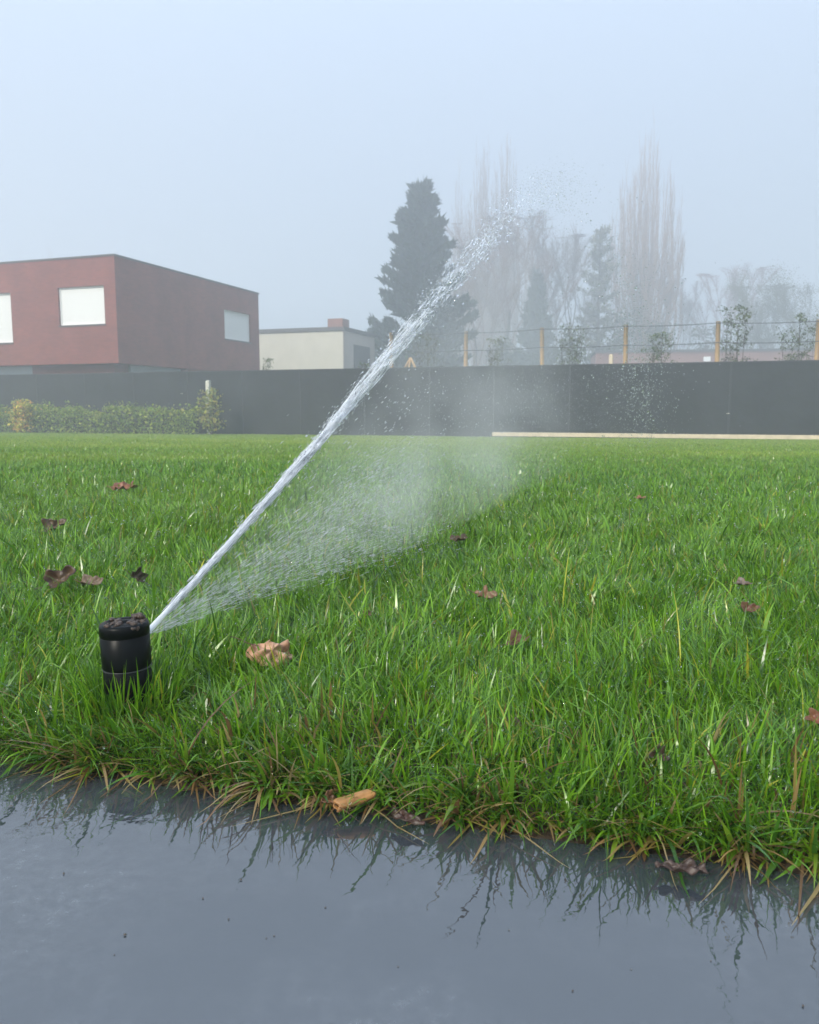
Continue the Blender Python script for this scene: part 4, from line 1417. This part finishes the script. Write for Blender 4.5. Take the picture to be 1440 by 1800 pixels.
# trees in the fog
conifer(place(741, 51), height(741, 336, 51), 3.1, 41, 'big dark shaggy pine, the darkest tree beyond the fence', tiers=22, per=9, clump_r=.36, dens=110, card=.36, double=True, power=.58, ragged=.50)
conifer(place(940, 68), height(940, 486, 68), 2.7, 42, 'cone-shaped dark evergreen in the middle of the bare trees', col=(.05, .065, .045), tiers=22, per=9, clump_r=.38, dens=90, card=.30, name='cone_evergreen', power=1.15, ragged=.15)
conifer(place(1048, 72), height(1048, 398, 72), 2.0, 43, 'narrow ragged ivy-green tree close left of the big poplar', col=(.13, .13, .09), tiers=20, per=6, clump_r=.42, dens=26, card=.24, name='ivy_tree', power=.45, ragged=.55)
conifer(place(660, 56), height(660, 574, 56), 1.3, 44, 'low dark evergreen beside the cream house roof', tiers=9, per=6, clump_r=.4, dens=60, card=.25, name='small_evergreen', power=.5)
poplar(place(1126, 80), 1.12 * height(1126, 262, 80), 6.6, 51, 'tallest and widest bare rusty poplar, right of centre', col=(.30, .20, .145), nb=330, tw=38, thick=.85)
poplar(place(845, 96), 1.12 * height(845, 283, 96), 4.2, 52, 'faint slim poplar, left of the close pair', nb=230, tw=34, thick=1.3)
poplar(place(886, 98), 1.12 * height(886, 283, 98), 4.6, 53, 'faint slim poplar, right of the close pair', nb=240, tw=34, thick=1.3)
poplar(place(806, 100), 1.12 * height(806, 328, 100), 2.8, 54, 'faint thin poplar just right of the dark pine', nb=140, tw=26)
bare_tree(place(890, 72), height(890, 385, 72), .62, 61, 'broad bare tree with reddish limbs in front of the poplar pair', col=(.20, .13, .105), twigs=9, thick=.8)
bare_tree(place(945, 76), height(945, 385, 76), .75, 62, 'wide bare tree directly behind the cone evergreen', col=(.18, .14, .12), twigs=9, thick=.8)
bare_tree(place(1000, 78), height(1000, 425, 78), .62, 63, 'bare tree filling the gap left of the ivy-green tree', col=(.17, .14, .125), twigs=9, thick=.8)
bare_tree(place(835, 68), height(835, 440, 68), .5, 64, 'bare upright tree beside the pine under the thin poplar', col=(.20, .13, .105), twigs=8, thick=.8)
bare_tree(place(1182, 92), height(1182, 492, 92), .6, 65, 'low hazy bare tree at the right shoulder of the big poplar', col=(.19, .14, .13), twigs=9, thick=.8)
bare_tree(place(1272, 92), height(1272, 474, 92), .62, 66, 'hazy pinkish bare tree, first right of the big poplar group', col=(.24, .15, .14), twigs=10, thick=.8)
bare_tree(place(1335, 74), height(1335, 503, 74), .8, 67, 'hazy grey-green willow, left of the right-hand pair', col=(.15, .15, .11), twigs=8, leafy=7000, leafcol=(.14, .15, .09), droop=.12, thick=.75, lean=.1)
bare_tree(place(1405, 72), height(1405, 503, 72), .8, 68, 'hazy grey-green willow at the right edge of the picture', col=(.15, .15, .11), twigs=8, leafy=7000, leafcol=(.14, .15, .09), droop=.12, thick=.75, lean=.1)
for i, (px, ty, w_) in enumerate(((46, 432, 5), (102, 418, 6), (163, 428, 5))):
    poplar(place(px, 150), height(px, ty, 150), w_, 71 + i, 'barely visible tree top in the fog above the red house roof', nb=130, tw=22, group='tree tops in the fog behind the red house', thick=1.2)
# undergrowth between the trunks
UG = [[.075, .085, .05], [.10, .09, .06], [.055, .07, .04]]
for i, (px, ty, wpx, Y, lab) in enumerate([
        (705, 600, 90, 52, 'wide dark bush under the left side of the pine'),
        (790, 585, 80, 54, 'wide dark bush under the right side of the pine'),
        (885, 605, 70, 60, 'dull bush left of the cone evergreen foot'),
        (1000, 590, 80, 58, 'dull bush right of the cone evergreen foot'),
        (1085, 560, 90, 66, 'tall brownish thicket at the foot of the big poplar'),
        (1150, 570, 90, 70, 'tall brownish thicket right of the big poplar trunk'),
        (1235, 580, 110, 76, 'hazy thicket above the low brick building, left part'),
        (1320, 575, 120, 78, 'hazy thicket above the low brick building, middle part'),
        (1410, 575, 120, 78, 'hazy thicket above the low brick building, right part')]):
    leafy_shrub('thicket', place(px, Y), height(px, ty, Y), wpx / FPX * Y, 500 + i, lab, UG, 1500, .26, 'undergrowth among the far trees', cat='thicket', stems=14, fill=1.0)

# ------------------------------------------------------------------ the fog
hz = MB()
hz.box((-260, -65, -1.6), (260, 262, 33.5))
hm = bpy.data.materials.new('fog')
hm.use_nodes = True
nt = hm.node_tree
nt.nodes.clear()
out = nt.nodes.new('ShaderNodeOutputMaterial')
pvn = nt.nodes.new('ShaderNodeVolumePrincipled')
pvn.inputs['Color'].default_value = (.92, .955, 1.0, 1)
pvn.inputs['Density'].default_value = .0120
pvn.inputs['Density Attribute'].default_value = ''
pvn.inputs['Anisotropy'].default_value = .35
nt.links.new(pvn.outputs[0], out.inputs['Volume'])
try: hm.cycles.homogeneous_volume = True
except Exception: pass
haze = hz.build('haze', hm)
haze['kind'] = 'stuff'
